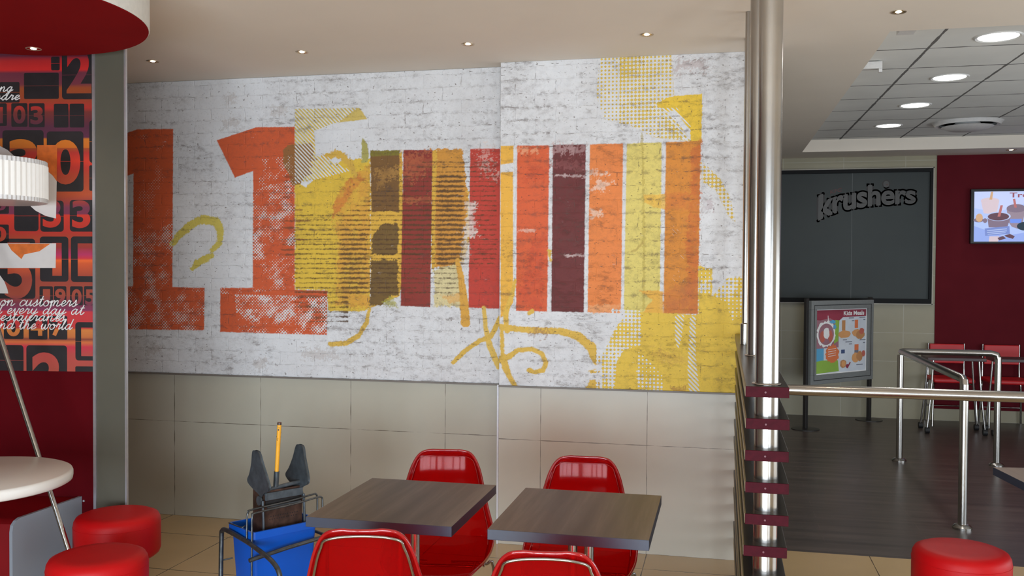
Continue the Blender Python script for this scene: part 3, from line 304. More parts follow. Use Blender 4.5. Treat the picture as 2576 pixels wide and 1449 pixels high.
('F','R',(170,158,90),((-.502,2.552),(-.397,2.539),(-.266,2.526),(-.266,2.513),(-.397,2.517),(-.427,2.456),(-.458,2.491)),.0048,.55),
('F','R',(212,178,78),((-.687,2.799),(-.294,2.787),(-.275,2.566),(-.375,2.516),(-.265,2.429),(-.177,2.305),(-.395,2.334),(-.472,2.387),(-.662,2.442),(-.708,2.577)),.0024,1.0),
('S','R',1,.3,.62,.25,((-.575,2.794),(-.294,2.787),(-.275,2.566),(-.375,2.516),(-.265,2.429),(-.177,2.305),(-.395,2.334),(-.472,2.37),(-.572,2.406)),9),
('S','R',1,.16,.34,.2,((-.732,2.823),(-.576,2.816),(-.572,2.406),(-.729,2.399)),10),
('F','R',(228,188,54),((-.353,2.538),(-.288,2.557),(-.122,2.564),(-.126,2.299),(-.169,2.3),(-.182,2.361),(-.252,2.477),(-.331,2.493)),.0036,1.0),
('F','R',(210,132,48),((-.318,2.304),(-.128,2.308),(-.134,1.354),(-.323,1.351)),.0019,1.0),
('F','R',(198,98,44),((-.177,2.252),(-.128,2.308),(-.134,1.354),(-.186,1.353),(-.207,1.771),(-.179,1.99)),.0168,.7),
('F','R',(204,110,50),((-.313,2.018),(-.179,2.02),(-.174,1.935),(-.313,1.93)),.0168,.6),
('F','R',(196,110,56),((-.321,1.473),(-.134,1.551),(-.134,1.354),(-.323,1.351)),.0168,.8),
('S','R',2,.9,1.15,.05,((-.282,1.925),(-.217,1.946),(-.184,1.683),(-.221,1.474),(-.279,1.55)),11),
('F','R',(214,178,78),((-.125,2.196),(-.09,2.167),(-.021,2.097),(.035,1.987),(.062,1.857),(.027,1.89),(-.046,2.036),(-.124,2.085)),.0024,1.0),
('S','R',1,.38,.55,.1,((-.133,2.208),(-.086,2.174),(-.015,2.101),(.043,1.987),(.075,1.824),(.027,1.89),(-.046,2.036),(-.132,2.077)),12),
('F','R',(222,184,66),((-.53,1.348),(-.448,1.36),(-.132,1.349),(-.134,1.621),(-.059,1.604),(-.057,1.456),(.022,1.552),(.17,1.575),(.177,.881),(-.661,.85),(-.669,1.098),(-.596,1.257)),.0048,1.0),
('S','R',1,.28,.66,.07,((-.609,1.38),(-.439,1.365),(-.442,1.175),(-.54,1.146),(-.584,1.066),(-.593,.853),(-.706,.849),(-.697,1.165)),13),
('S','R',1,.35,.8,.07,((-.137,1.639),(-.051,1.617),(-.049,1.508),(.027,1.552),(.17,1.597),(.172,1.358),(.05,1.322),(.015,1.421),(-.062,1.46),(-.133,1.468)),14),
('S','R',1,.45,.8,.07,((-.473,1.148),(-.417,1.104),(-.328,1.018),(-.312,.885),(-.471,.88)),15),
('S','R',2,.4,.6,.2,((-.259,1.347),(-.207,1.348),(-.223,1.22),(-.24,1.153),(-.258,1.219)),16),
('S','R',2,.35,.6,.2,((-.177,1.34),(-.147,1.34),(-.144,1.112),(-.121,.914),(-.177,.912),(-.187,1.044)),17),
('F','R',(205,160,70),((-.384,1.15),(-.253,1.131),(-.209,1.088),(-.362,1.073)),.0336,.6),
('F','R',(170,120,60),((-.273,.942),(-.197,.951),(-.196,.911),(-.273,.909)),.024,.7),
('K','R',(214,172,72),((-1.255,1.263),(-1.158,1.251),(-1.055,1.246),(-.907,1.244),(-.8,1.217),(-.726,1.155),(-.696,1.084)),(.0168,.0168,.018,.0192,.024,.0288,.0264),.0029,1.0),
('K','R',(214,172,72),((-1.248,1.253),(-1.245,1.187),(-1.242,1.106)),(.012,.012,.0108),.0029,1.0),
('K','R',(214,172,72),((-1.254,1.071),(-1.202,1.091),(-1.151,1.129),(-1.069,1.138),(-1.01,1.112),(-.985,1.062),(-1.001,1.018),(-1.054,1.005),(-1.082,1.014)),(.0216,.0168,.0144,.0132,.0144,.0144,.0144,.0132,.0156),.0022,1.0),
('K','R',(214,172,72),((-1.238,1.083),(-1.223,1.026),(-1.199,.974),(-1.161,.913)),(.024,.0216,.0156,.0156),.0029,1.0),
('K','R',(220,176,72),((-1.217,1.24),(-1.225,1.337),(-1.188,1.447),(-1.169,1.532)),(.0168,.0156,.0144,.0096),.0024,1.0),
('K','R',(214,172,72),((-.725,1.02),(-.678,1.017)),(.0096,.0096),.0072,1.0),
('F','R',(214,172,72),((-.763,.919),(-.725,.972),(-.673,.972),(-.672,.895),(-.763,.892)),.0072,1.0),
('K','R',(214,172,72),((-1.086,1.343),(-1.066,1.357)),(.012,.012),.0024,1.0),
('K','R',(214,172,72),((-.97,1.704),(-.965,1.648)),(.0096,.0072),.0048,1.0),
('F','R',(150,104,80),((-1.065,1.252),(-.981,1.254),(-.976,1.218),(-1.065,1.22)),.0336,.6),
('F','R',(182,160,160),((-.277,2.754),(-.1,2.75),(-.1,2.694),(-.276,2.697)),.048,.6),
('F','R',(178,150,160),((-.12,1.978),(-.067,1.982),(-.071,1.923),(-.12,1.923)),.0336,.4),
)
RED_W0=(-2.985,4.035); RED_ANG=9
RED_TILES=[(-0.258,2.56,-0.214,2.627,''),(-0.203,2.417,-0.024,2.655,'2',-0.179,2.446,-0.053,2.667),(-0.397,2.42,-0.219,2.548,''),(-0.522,2.403,-0.42,2.504,''),(-0.563,2.288,-0.486,2.4,'1',-0.539,2.302,-0.506,2.381),(-0.463,2.284,-0.38,2.4,'0',-0.453,2.299,-0.39,2.388),(-0.373,2.281,-0.292,2.399,'3',-0.365,2.295,-0.3,2.385),(-0.245,2.279,-0.171,2.396,''),(-0.164,2.279,-0.09,2.396,''),(-0.065,2.105,-0.026,2.314,''),(-0.509,1.964,-0.298,2.267,'3',-0.478,1.997,-0.328,2.223),(-0.282,1.964,-0.095,2.26,'0',-0.262,1.999,-0.111,2.219),(-0.066,1.968,-0.026,2.093,''),(-0.566,1.854,-0.478,1.929,'0',-0.562,1.87,-0.493,1.919),(-0.451,1.768,-0.326,1.919,''),(-0.317,1.766,-0.197,1.919,'3',-0.304,1.786,-0.211,1.925),(-0.166,1.767,-0.027,1.923,'3',-0.154,1.784,-0.061,1.921),(-0.557,1.708,-0.479,1.801,'0',-0.571,1.716,-0.492,1.791),(-0.32,1.519,-0.174,1.742,'1',-0.256,1.548,-0.208,1.711),(-0.161,1.518,-0.028,1.743,'1',-0.126,1.547,-0.05,1.709),(-0.567,1.433,-0.344,1.731,'5',-0.502,1.433,-0.36,1.712),(-0.323,1.402,-0.254,1.496,'1',-0.305,1.406,-0.268,1.482),(-0.249,1.403,-0.185,1.497,'9',-0.243,1.406,-0.189,1.485),(-0.166,1.403,-0.101,1.497,'0',-0.158,1.405,-0.107,1.483),(-0.095,1.404,-0.026,1.498,'5',-0.089,1.404,-0.038,1.482),(-0.508,1.233,-0.406,1.346,'0',-0.494,1.246,-0.422,1.337),(-0.379,1.232,-0.283,1.348,'4',-0.369,1.25,-0.3,1.338),(-0.275,1.233,-0.181,1.349,'7',-0.262,1.249,-0.197,1.339),(-0.14,1.13,-0.029,1.32,'1',-0.11,1.152,-0.035,1.293),(-0.571,1.051,-0.407,1.203,''),(-0.392,0.925,-0.183,1.203,'2',-0.365,0.944,-0.209,1.168),(-0.141,1.026,-0.03,1.101,'')]
RED_SHAPES=[('w',[(-0.344,2.066),(-0.33,2.09),(-0.295,2.101),(-0.275,2.07),(-0.253,2.046),(-0.231,2.023),(-0.236,1.831),(-0.29,1.844),(-0.341,1.87),(-0.386,1.909),(-0.402,1.988)]),('o',[(-0.331,2.193),(-0.228,2.193),(-0.231,2.015),(-0.251,2.042),(-0.279,2.066),(-0.299,2.097),(-0.332,2.086)]),('w',[(-0.588,1.708),(-0.236,1.709),(-0.239,1.587),(-0.589,1.585)]),('o',[(-0.485,1.706),(-0.265,1.707),(-0.322,1.669),(-0.4,1.653),(-0.414,1.63),(-0.441,1.653),(-0.465,1.673)]),('w',[(-0.568,1.558),(-0.529,1.554),(-0.503,1.519),(-0.487,1.479),(-0.483,1.459),(-0.569,1.459)]),('w',[(-0.585,2.2),(-0.524,2.19),(-0.483,2.17),(-0.432,2.125),(-0.41,2.076),(-0.586,2.076)])]
RED_RAMP=[(2.711,(70,30,60)),(2.633,(90,32,52)),(2.609,(170,32,34)),(2.563,(196,36,34)),(2.549,(104,42,58)),(2.492,(112,46,58)),(2.473,(150,70,32)),(2.418,(150,62,34)),(2.375,(176,44,40)),(2.356,(116,46,40)),(2.281,(82,36,58)),(2.23,(90,38,64)),(2.223,(196,110,30)),(2.18,(196,104,30)),(2.176,(158,72,34)),(2.156,(172,46,42)),(2.115,(206,58,40)),(2.082,(180,50,42)),(2.037,(168,62,36)),(1.948,(176,74,36)),(1.905,(140,46,50)),(1.886,(112,48,70)),(1.854,(116,44,70)),(1.848,(196,52,36)),(1.762,(170,46,36)),(1.732,(160,62,38)),(1.689,(150,50,44)),(1.654,(176,46,92)),(1.634,(200,50,60)),(1.624,(232,104,44)),(1.611,(206,86,44)),(1.536,(150,62,48)),(1.453,(156,70,52)),(1.41,(120,50,70)),(1.378,(130,50,84)),(1.37,(196,52,60)),(1.289,(190,54,52)),(1.281,(206,124,58)),(1.244,(190,104,54)),(1.234,(130,60,50)),(1.22,(206,108,56)),(1.197,(196,48,68)),(1.161,(180,70,64)),(1.072,(172,76,62))]
RED_TEXT=[('on customers',-0.526,-0.119,1.398,0.0286),('d every day at',-0.557,-0.085,1.358,0.0269),('restaurants',-0.553,-0.181,1.324,0.0269),('nd the world',-0.529,-0.146,1.283,0.0269),('ng',-0.522,-0.444,2.457,0.0235),('pare',-0.551,-0.408,2.416,0.0235)]
RED_Z=(1.075,1.075)
# ================================================================ materials
M_plainD = mat('shop_wall_paint', (120,112,104), .8)
M_ceil = mat('ceiling_paint', (226,216,203), .85, bump=(60,.08), noise=(3,.015))
M_steel = mat('brushed_steel', (172,168,163), .24, 1, noise=(8,.06))
M_chrome = mat('chrome', (168,166,164), .14, 1)
M_beige = None
def tile_mat(name, col, grout, sx_, sz, ox, oz, axes='xz', width=.0035, rough=.35, amt=.05, brk=.0, spec=.5):
    m=bpy.data.materials.new(name); m.use_nodes=True; n=m.node_tree.nodes; l=m.node_tree.links; p=n['Principled BSDF']
    g=n.new('ShaderNodeNewGeometry'); s=n.new('ShaderNodeSeparateXYZ'); l.new(g.outputs['Position'],s.inputs[0])
    def M(op,a,b=None,c=None):
        q=n.new('ShaderNodeMath'); q.operation=op
        for i,x in enumerate((a,b,c)):
            if x is None: continue
            if isinstance(x,(int,float)): q.inputs[i].default_value=x
            else: l.new(x,q.inputs[i])
        return q.outputs[0]
    ax={'x':'X','y':'Y','z':'Z'}
    def dist(o,size,off): # distance to nearest joint
        a=M('MULTIPLY_ADD',o,1/size,-off/size); f=M('FRACT',M('ADD',a,.5+100)); return M('MULTIPLY',M('ABSOLUTE',M('SUBTRACT',f,.5)),size)
    d=M('MINIMUM',dist(s.outputs[ax[axes[0]]],sx_,ox),dist(s.outputs[ax[axes[1]]],sz,oz))
    nz=n.new('ShaderNodeTexNoise'); nz.inputs['Scale'].default_value=9; nz.inputs['Detail'].default_value=3; l.new(g.outputs['Position'],nz.inputs['Vector'])
    wv=M('MULTIPLY',M('MAXIMUM',M('SUBTRACT',nz.outputs['Fac'],brk),.0),width*2)
    ln=M('LESS_THAN',d,wv)
    nz2=n.new('ShaderNodeTexNoise'); nz2.inputs['Scale'].default_value=2.2; nz2.inputs['Detail'].default_value=6; l.new(g.outputs['Position'],nz2.inputs['Vector'])
    r=n.new('ShaderNodeValToRGB'); l.new(nz2.outputs['Fac'],r.inputs[0]); c=srgb(col)
    r.color_ramp.elements[0].position=.3; r.color_ramp.elements[1].position=.7
    r.color_ramp.elements[0].color=(*[v*(1-amt) for v in c],1); r.color_ramp.elements[1].color=(*[v*(1+amt) for v in c],1)
    mx=n.new('ShaderNodeMix'); mx.data_type='RGBA'; l.new(ln,mx.inputs[0]); l.new(r.outputs[0],mx.inputs[6]); mx.inputs[7].default_value=(*srgb(grout),1)
    l.new(mx.outputs[2],p.inputs['Base Color']); p.inputs['Roughness'].default_value=rough; p.inputs['Specular IOR Level'].default_value=spec
    b=n.new('ShaderNodeBump'); b.inputs['Strength'].default_value=.25; b.inputs['Distance'].default_value=.001; l.new(M('SUBTRACT',1,ln),b.inputs['Height']); l.new(b.outputs[0],p.inputs['Normal'])
    return m
M_wtileL = tile_mat('beige_wall_tile', (182,177,161), (104,94,80), .605, .608, -1.62, 0, brk=.3)
M_wtileR = tile_mat('beige_wall_tile_panel', (190,183,168), (110,100,86), .6075, .612, -1.015, 0, brk=.3)
M_ftile = tile_mat('beige_floor_tile', (190,162,120), (86,68,48), .609, .609, -.404, .1, 'xy', rough=.22, width=.003)
M_btile = tile_mat('far_beige_wall_tile', (152,145,121), (168,162,143), .64, .313, 1.284, 0, rough=.4, width=.004)
M_plain = mat('beige_plaster', (196,188,172), .8)
M_red = mat('dark_red_paint', (80,2,10), .75, spec=.08, noise=(6,.06))
M_maroon = mat('maroon_paint', (94,26,34), .85, spec=.08, noise=(4,.06))
M_ctile = tile_mat('ceiling_tile', (224,224,220), (112,110,108), .59, .59, 1.17, 5.957, 'xy', width=.009, rough=.9, spec=.1)
def wood_mat(name, c1, c2, c3, scale, rough, plank=None, grain_axis='y', rs=.5):
    m=bpy.data.materials.new(name); m.use_nodes=True; n=m.node_tree.nodes; l=m.node_tree.links; p=n['Principled BSDF']
    t=n.new('ShaderNodeTexCoord'); mp=n.new('ShaderNodeMapping'); l.new(t.outputs['Object'],mp.inputs[0])
    mp.inputs['Scale'].default_value=(scale,scale*.06,scale) if grain_axis=='y' else (scale*.06,scale,scale)
    nz=n.new('ShaderNodeTexNoise'); nz.inputs['Scale'].default_value=1; nz.inputs['Detail'].default_value=7; nz.inputs['Roughness'].default_value=.62; l.new(mp.outputs[0],nz.inputs['Vector'])
    r=n.new('ShaderNodeValToRGB'); l.new(nz.outputs['Fac'],r.inputs[0]); e=r.color_ramp.elements
    e[0].position=.3; e[0].color=(*srgb(c1),1); e[1].position=.72; e[1].color=(*srgb(c3),1); k=e.new(.5); k.color=(*srgb(c2),1)
    out=r.outputs[0]
    if plank:
        br=n.new('ShaderNodeTexBrick'); g=n.new('ShaderNodeNewGeometry'); l.new(g.outputs['Position'],br.inputs['Vector'])
        br.inputs['Scale'].default_value=1; br.inputs['Brick Width'].default_value=plank[0]; br.inputs['Row Height'].default_value=plank[1]; br.inputs['Mortar Size'].default_value=.0022
        br.inputs['Color1'].default_value=(.8,.8,.8,1); br.inputs['Color2'].default_value=(1.15,1.1,1.05,1); br.inputs['Mortar'].default_value=(1.9,1.8,1.7,1); br.inputs['Bias'].default_value=0
        mx=n.new('ShaderNodeMix'); mx.data_type='RGBA'; mx.blend_type='MULTIPLY'; mx.inputs[0].default_value=.6; l.new(out,mx.inputs[6]); l.new(br.outputs['Color'],mx.inputs[7]); out=mx.outputs[2]
    l.new(out,p.inputs['Base Color']); p.inputs['Roughness'].default_value=rough; p.inputs['Specular IOR Level'].default_value=rs
    return m
M_dfloor = wood_mat('dark_wood_floor', (52,45,43),(70,61,58),(88,77,73), 14, .34, (1.2,.15), 'x')
M_table = wood_mat('grey_brown_wood_laminate', (66,56,51),(88,77,71),(124,111,102), 9, .42)
M_tedge = mat('table_edge_band', (38,44,62), .4)
M_lam2 = wood_mat('pale_brown_laminate', (120,104,92),(134,118,104),(146,130,116), 16, .4)

# ================================================================ room shell
def quad(name, pts, m, flip=False):
    return struct(meshobj(name, pts, [tuple(range(len(pts)))[::-1] if flip else tuple(range(len(pts)))], m))
def slab(name,a,b,m): 
    mb=MB(); mb.box(a,b); return struct(mb.obj(name,m))
XL,XR,YB,YF=-5.6,5.5,-2.6,10.86
slab('floor',(XL,YB,-.1),(XR,5.498,0),M_ftile)
slab('floor_far',(-1.2,5.498,-.1),(XR,YF,0),M_dfloor)
def zc(y): return 2.785 if y<5.3 else 2.785+.08*(y-5.3)/5.56
HX0,HX1,HY0,HY1=.795,4.9,4.95,10.25
mb=MB()
def cq(x0,y0,x1,y1,dz=0):
    mb.add([(x0,y0,zc(y0)+dz),(x0,y1,zc(y1)+dz),(x1,y1,zc(y1)+dz),(x1,y0,zc(y0)+dz)],[(0,1,2,3)])
ys=[YB,HY0,5.3,HY1,YF]
cq(XL,YB,XR,HY0); cq(XL,HY0,HX0,5.3); cq(HX1,HY0,XR,5.3); cq(XL,5.3,HX0,HY1); cq(HX1,5.3,XR,HY1); cq(XL,HY1,XR,YF)
D=.125
# recess cheeks
for (a,b) in (((HX0,HY0),(HX1,HY0)),((HX0,HY1),(HX1,HY1)),((HX0,HY0),(HX0,5.3)),((HX0,5.3),(HX0,HY1)),((HX1,HY0),(HX1,5.3)),((HX1,5.3),(HX1,HY1))):
    mb.add([(a[0],a[1],zc(a[1])),(b[0],b[1],zc(b[1])),(b[0],b[1],zc(b[1])+D),(a[0],a[1],zc(a[1])+D)],[(0,1,2,3)])
struct(mb.obj('ceiling',M_ceil))
mb=MB(); cq(HX0,HY0,HX1,5.3,D); cq(HX0,5.3,HX1,HY1,D)
struct(mb.obj('ceiling_coffer',M_ctile))
slab('wall_mural_left',(XL,5.35,0),(-1.262,5.5,2.785),M_wtileL)
slab('wall_mural_right',(-1.262,5.24,0),(.20,5.5,2.785),M_wtileR)
slab('wall_back',(-1.2,YF,0),(2.241,YF+.12,2.95),M_btile)
slab('wall_back_maroon',(2.241,YF-.012,.127),(XR,YF+.12,2.95),M_maroon)
slab('baseboard_back',(2.241,YF-.03,0),(XR,YF+.12,.127),M_btile)
slab('wall_far_left',(-1.3,5.5,0),(-1.2,YF,2.95),M_plain)
slab('wall_left',(XL-.1,YB,0),(XL,5.5,2.8),M_plainD)
mb=MB(); mb.box((XR,6.9,0),(XR+.1,YF,2.95)); mb.box((XR,YB,0),(XR+.1,1.9,2.8)); mb.box((XR,1.9,1.62),(XR+.1,6.9,2.8)); mb.box((XR,1.9,0),(XR+.1,6.9,.28))
struct(mb.obj('wall_right',M_plain))
# storefront wall behind the camera: piers and rails between the panes
mb=MB(); edges=[XL]
for x,wd in WIN: edges+= [x-wd/2,x+wd/2]
edges.append(XR)
for i in range(0,len(edges),2): mb.box((edges[i],YB-.12,0),(edges[i+1],YB,2.8))
mb.box((XL,YB-.12,0),(XR,YB,.12)); mb.box((XL,YB-.12,1.66),(XR,YB,2.8))
struct(mb.obj('wall_storefront',M_plainD))
# corner trims
slab('trim_1',(-1.272,5.232,0),(-1.262,5.242,.926),mat('corner_profile',(206,206,212),.5,.2))
slab('trim_2',(XL,5.335,.908),(-1.275,5.35,.918),mat('grey_trim',(120,112,104),.5))
slab('trim_3',(-1.262,5.226,.914),(.20,5.24,.924),mat('grey_trim_panel',(120,112,104),.5))

# ================================================================ printed brick mural
def vnoise(x, z, s, seed):
    rs=np.random.RandomState(seed); G=rs.rand(96,96); x=x/s+13; z=z/s+7
    xi=np.floor(x).astype(int); zi=np.floor(z).astype(int); fx=x-xi; fz=z-zi; fx=fx*fx*(3-2*fx); fz=fz*fz*(3-2*fz)
    g=lambda a,b: G[a%96,b%96]
    return (g(xi,zi)*(1-fx)+g(xi+1,zi)*fx)*(1-fz)+(g(xi,zi+1)*(1-fx)+g(xi+1,zi+1)*fx)*fz
def poly_sd(X,Z,P):
    ins=np.zeros(X.shape,bool); d=np.full(X.shape,1e9); n=len(P)
    for i in range(n):
        x0,z0=P[i]; x1,z1=P[(i+1)%n]
        c=((z0>Z)!=(z1>Z)); 
        with np.errstate(divide='ignore',invalid='ignore'): xx=(x1-x0)*(Z-z0)/((z1-z0) if z1!=z0 else 1e-9)+x0
        ins^=(c&(X<xx))
        ex,ez=x1-x0,z1-z0; L2=ex*ex+ez*ez+1e-12; t=np.clip(((X-x0)*ex+(Z-z0)*ez)/L2,0,1)
        d=np.minimum(d,np.hypot(X-x0-t*ex,Z-z0-t*ez))
    return np.where(ins,-d,d)
WALLP=.78; REF=srgb((207,205,207))
def paint_col(c):
    a=np.array([v/r*WALLP for v,r in zip(srgb(c),REF)]); g=a.mean(); return np.minimum(a*.84+g*.03+.006,.9)
def mural_mat(name):
    m=bpy.data.materials.new(name); m.use_nodes=True; n=m.node_tree.nodes; l=m.node_tree.links; p=n['Principled BSDF']
    def M(op,a,b=None,c=None,clamp=False):
        q=n.new('ShaderNodeMath'); q.operation=op; q.use_clamp=clamp
        for i,x in enumerate((a,b,c)):
            if x is None: continue
            if isinstance(x,(int,float)): q.inputs[i].default_value=x
            else: l.new(x,q.inputs[i])
        return q.outputs[0]
    def N(vec,scale,detail=4,rough=.6,sx_=1,sz=1):
        mp=n.new('ShaderNodeMapping'); mp.inputs['Scale'].default_value=(sx_,1,sz); l.new(vec,mp.inputs[0])
        q=n.new('ShaderNodeTexNoise'); q.inputs['Scale'].default_value=scale; q.inputs['Detail'].default_value=detail; q.inputs['Roughness'].default_value=rough; l.new(mp.outputs[0],q.inputs['Vector']); return q.outputs['Fac']
    def mix(f,a,b,mode='MIX'):
        x=n.new('ShaderNodeMix'); x.data_type='RGBA'; x.blend_type=mode
        if isinstance(f,(int,float)): x.inputs[0].default_value=f
        else: l.new(f,x.inputs[0])
        for i,c in ((6,a),(7,b)):
            if isinstance(c,tuple): x.inputs[i].default_value=(*c,1)
            else: l.new(c,x.inputs[i])
        return x.outputs[2]
    def ramp(v,a,b): return M('MULTIPLY_ADD',M('SUBTRACT',v,a),1/(b-a),0,clamp=True)
    g=n.new('ShaderNodeNewGeometry'); P=g.outputs['Position']; s=n.new('ShaderNodeSeparateXYZ'); l.new(P,s.inputs[0]); X,Z=s.outputs['X'],s.outputs['Z']
    at=n.new('ShaderNodeAttribute'); at.attribute_name='paint'; cv=n.new('ShaderNodeAttribute'); cv.attribute_name='screen'
    sc=n.new('ShaderNodeSeparateColor'); l.new(cv.outputs['Color'],sc.inputs[0])
    tau=2*math.pi
    def cosw(e): return M('COSINE',M('MULTIPLY',e,tau))
    # halftone screens: 45 degree dots, square dots, diagonal lines
    pa=.0195
    dA=M('MULTIPLY_ADD',M('ADD',cosw(M('MULTIPLY',M('ADD',X,Z),.72/(pa*.72))),cosw(M('MULTIPLY',M('SUBTRACT',X,Z),1/pa))),.25,.5)
    pb=.0212
    dB=M('MULTIPLY_ADD',M('ADD',cosw(M('MULTIPLY',X,1/pb)),cosw(M('MULTIPLY',Z,1/pb))),.25,.5)
    dC=M('MULTIPLY_ADD',cosw(M('MULTIPLY',M('ADD',X,Z),1/.0245)),.5,.5)
    def vis(cov,d,inv=False):
        dd=M('SUBTRACT',1,d) if inv else d
        return ramp(M('SUBTRACT',M('MULTIPLY_ADD',cov,1.16,-.05),dd),-.05,.05)
    v=M('MULTIPLY',M('MULTIPLY',vis(sc.outputs[0],dA),vis(sc.outputs[1],dB,True)),vis(sc.outputs[2],dC))
    # wall under the paint: whitewashed brick print
    white=tuple(WALLP*x for x in (.985,.985,1.0))
    wb=N(P,3.2,6,.65); base=mix(ramp(wb,.35,.7),white,tuple(WALLP*x for x in (.86,.845,.85)))
    v=M('MULTIPLY',v,at.outputs['Alpha']); col=mix(v,base,at.outputs['Color'])
    # course joints
    wob=M('MULTIPLY_ADD',N(P,7,3),.03,-.015)
    zz=M('ADD',Z,wob)
    cr=.0765
    fz=M('FRACT',M('MULTIPLY_ADD',zz,1/cr,20)); hz=M('MULTIPLY',M('ABSOLUTE',M('SUBTRACT',fz,.5)),cr)   # .5*cr at joint
    row=M('FLOOR',M('MULTIPLY_ADD',zz,1/cr,20))
    fx=M('FRACT',M('ADD',M('MULTIPLY_ADD',M('ADD',X,M('MULTIPLY_ADD',N(P,9,2),.03,-.015)),1/.235,30),M('MULTIPLY',row,.5))); hx=M('MULTIPLY',M('ABSOLUTE',M('SUBTRACT',fx,.5)),.235)
    joint=M('MAXIMUM',ramp(hz,cr/2-.0038,cr/2-.0014),ramp(hx,.1175-.0038,.1175-.0014))
    brk=ramp(N(P,16,5,.7,1,1.5),.52,.60); patch=ramp(N(P,2.4,3),.38,.60)
    j1=M('MULTIPLY',M('MULTIPLY',joint,brk),M('MULTIPLY_ADD',patch,.65,.3))
    near=ramp(hz,cr/2-.016,cr/2-.002)
    sm=M('MULTIPLY',M('MULTIPLY',ramp(N(P,26,6,.75,1,1.4),.47,.62),M('MULTIPLY_ADD',near,.6,.30)),patch)
    spk=M('MULTIPLY',ramp(N(P,58,3,.6,.8,1.3),.655,.69),.9)
    blot=M('MULTIPLY',M('MULTIPLY',ramp(N(P,11,7,.85,1,2.2),.52,.64),ramp(N(P,3.1,2),.48,.56)),.7)
    fine=M('MULTIPLY',ramp(N(P,90,4,.8),.56,.68),.25)
    dirt=M('MAXIMUM',M('MAXIMUM',j1,spk),M('MAXIMUM',M('MAXIMUM',sm,blot),fine))
    col=mix(M('MULTIPLY',dirt,.8),col,mix(.45,(.16,.115,.10),col,'MULTIPLY'))
    # pale wear flecks over the paint
    wear=M('MULTIPLY',ramp(N(P,34,5,.75,.5,1.6),.655,.72),.35)
    col=mix(wear,col,base)
    l.new(col,p.inputs['Base Color']); p.inputs['Roughness'].default_value=.62; p.inputs['Specular IOR Level'].default_value=.25
    b=n.new('ShaderNodeBump'); b.inputs['Strength'].default_value=.75; b.inputs['Distance'].default_value=.002
    hgt=M('SUBTRACT',N(P,70,4,.7),M('MULTIPLY',M('MAXIMUM',joint,dirt),.8)); l.new(hgt,b.inputs['Height']); l.new(b.outputs[0],p.inputs['Normal'])
    return m
M_mural=mural_mat('printed_brick_mural')
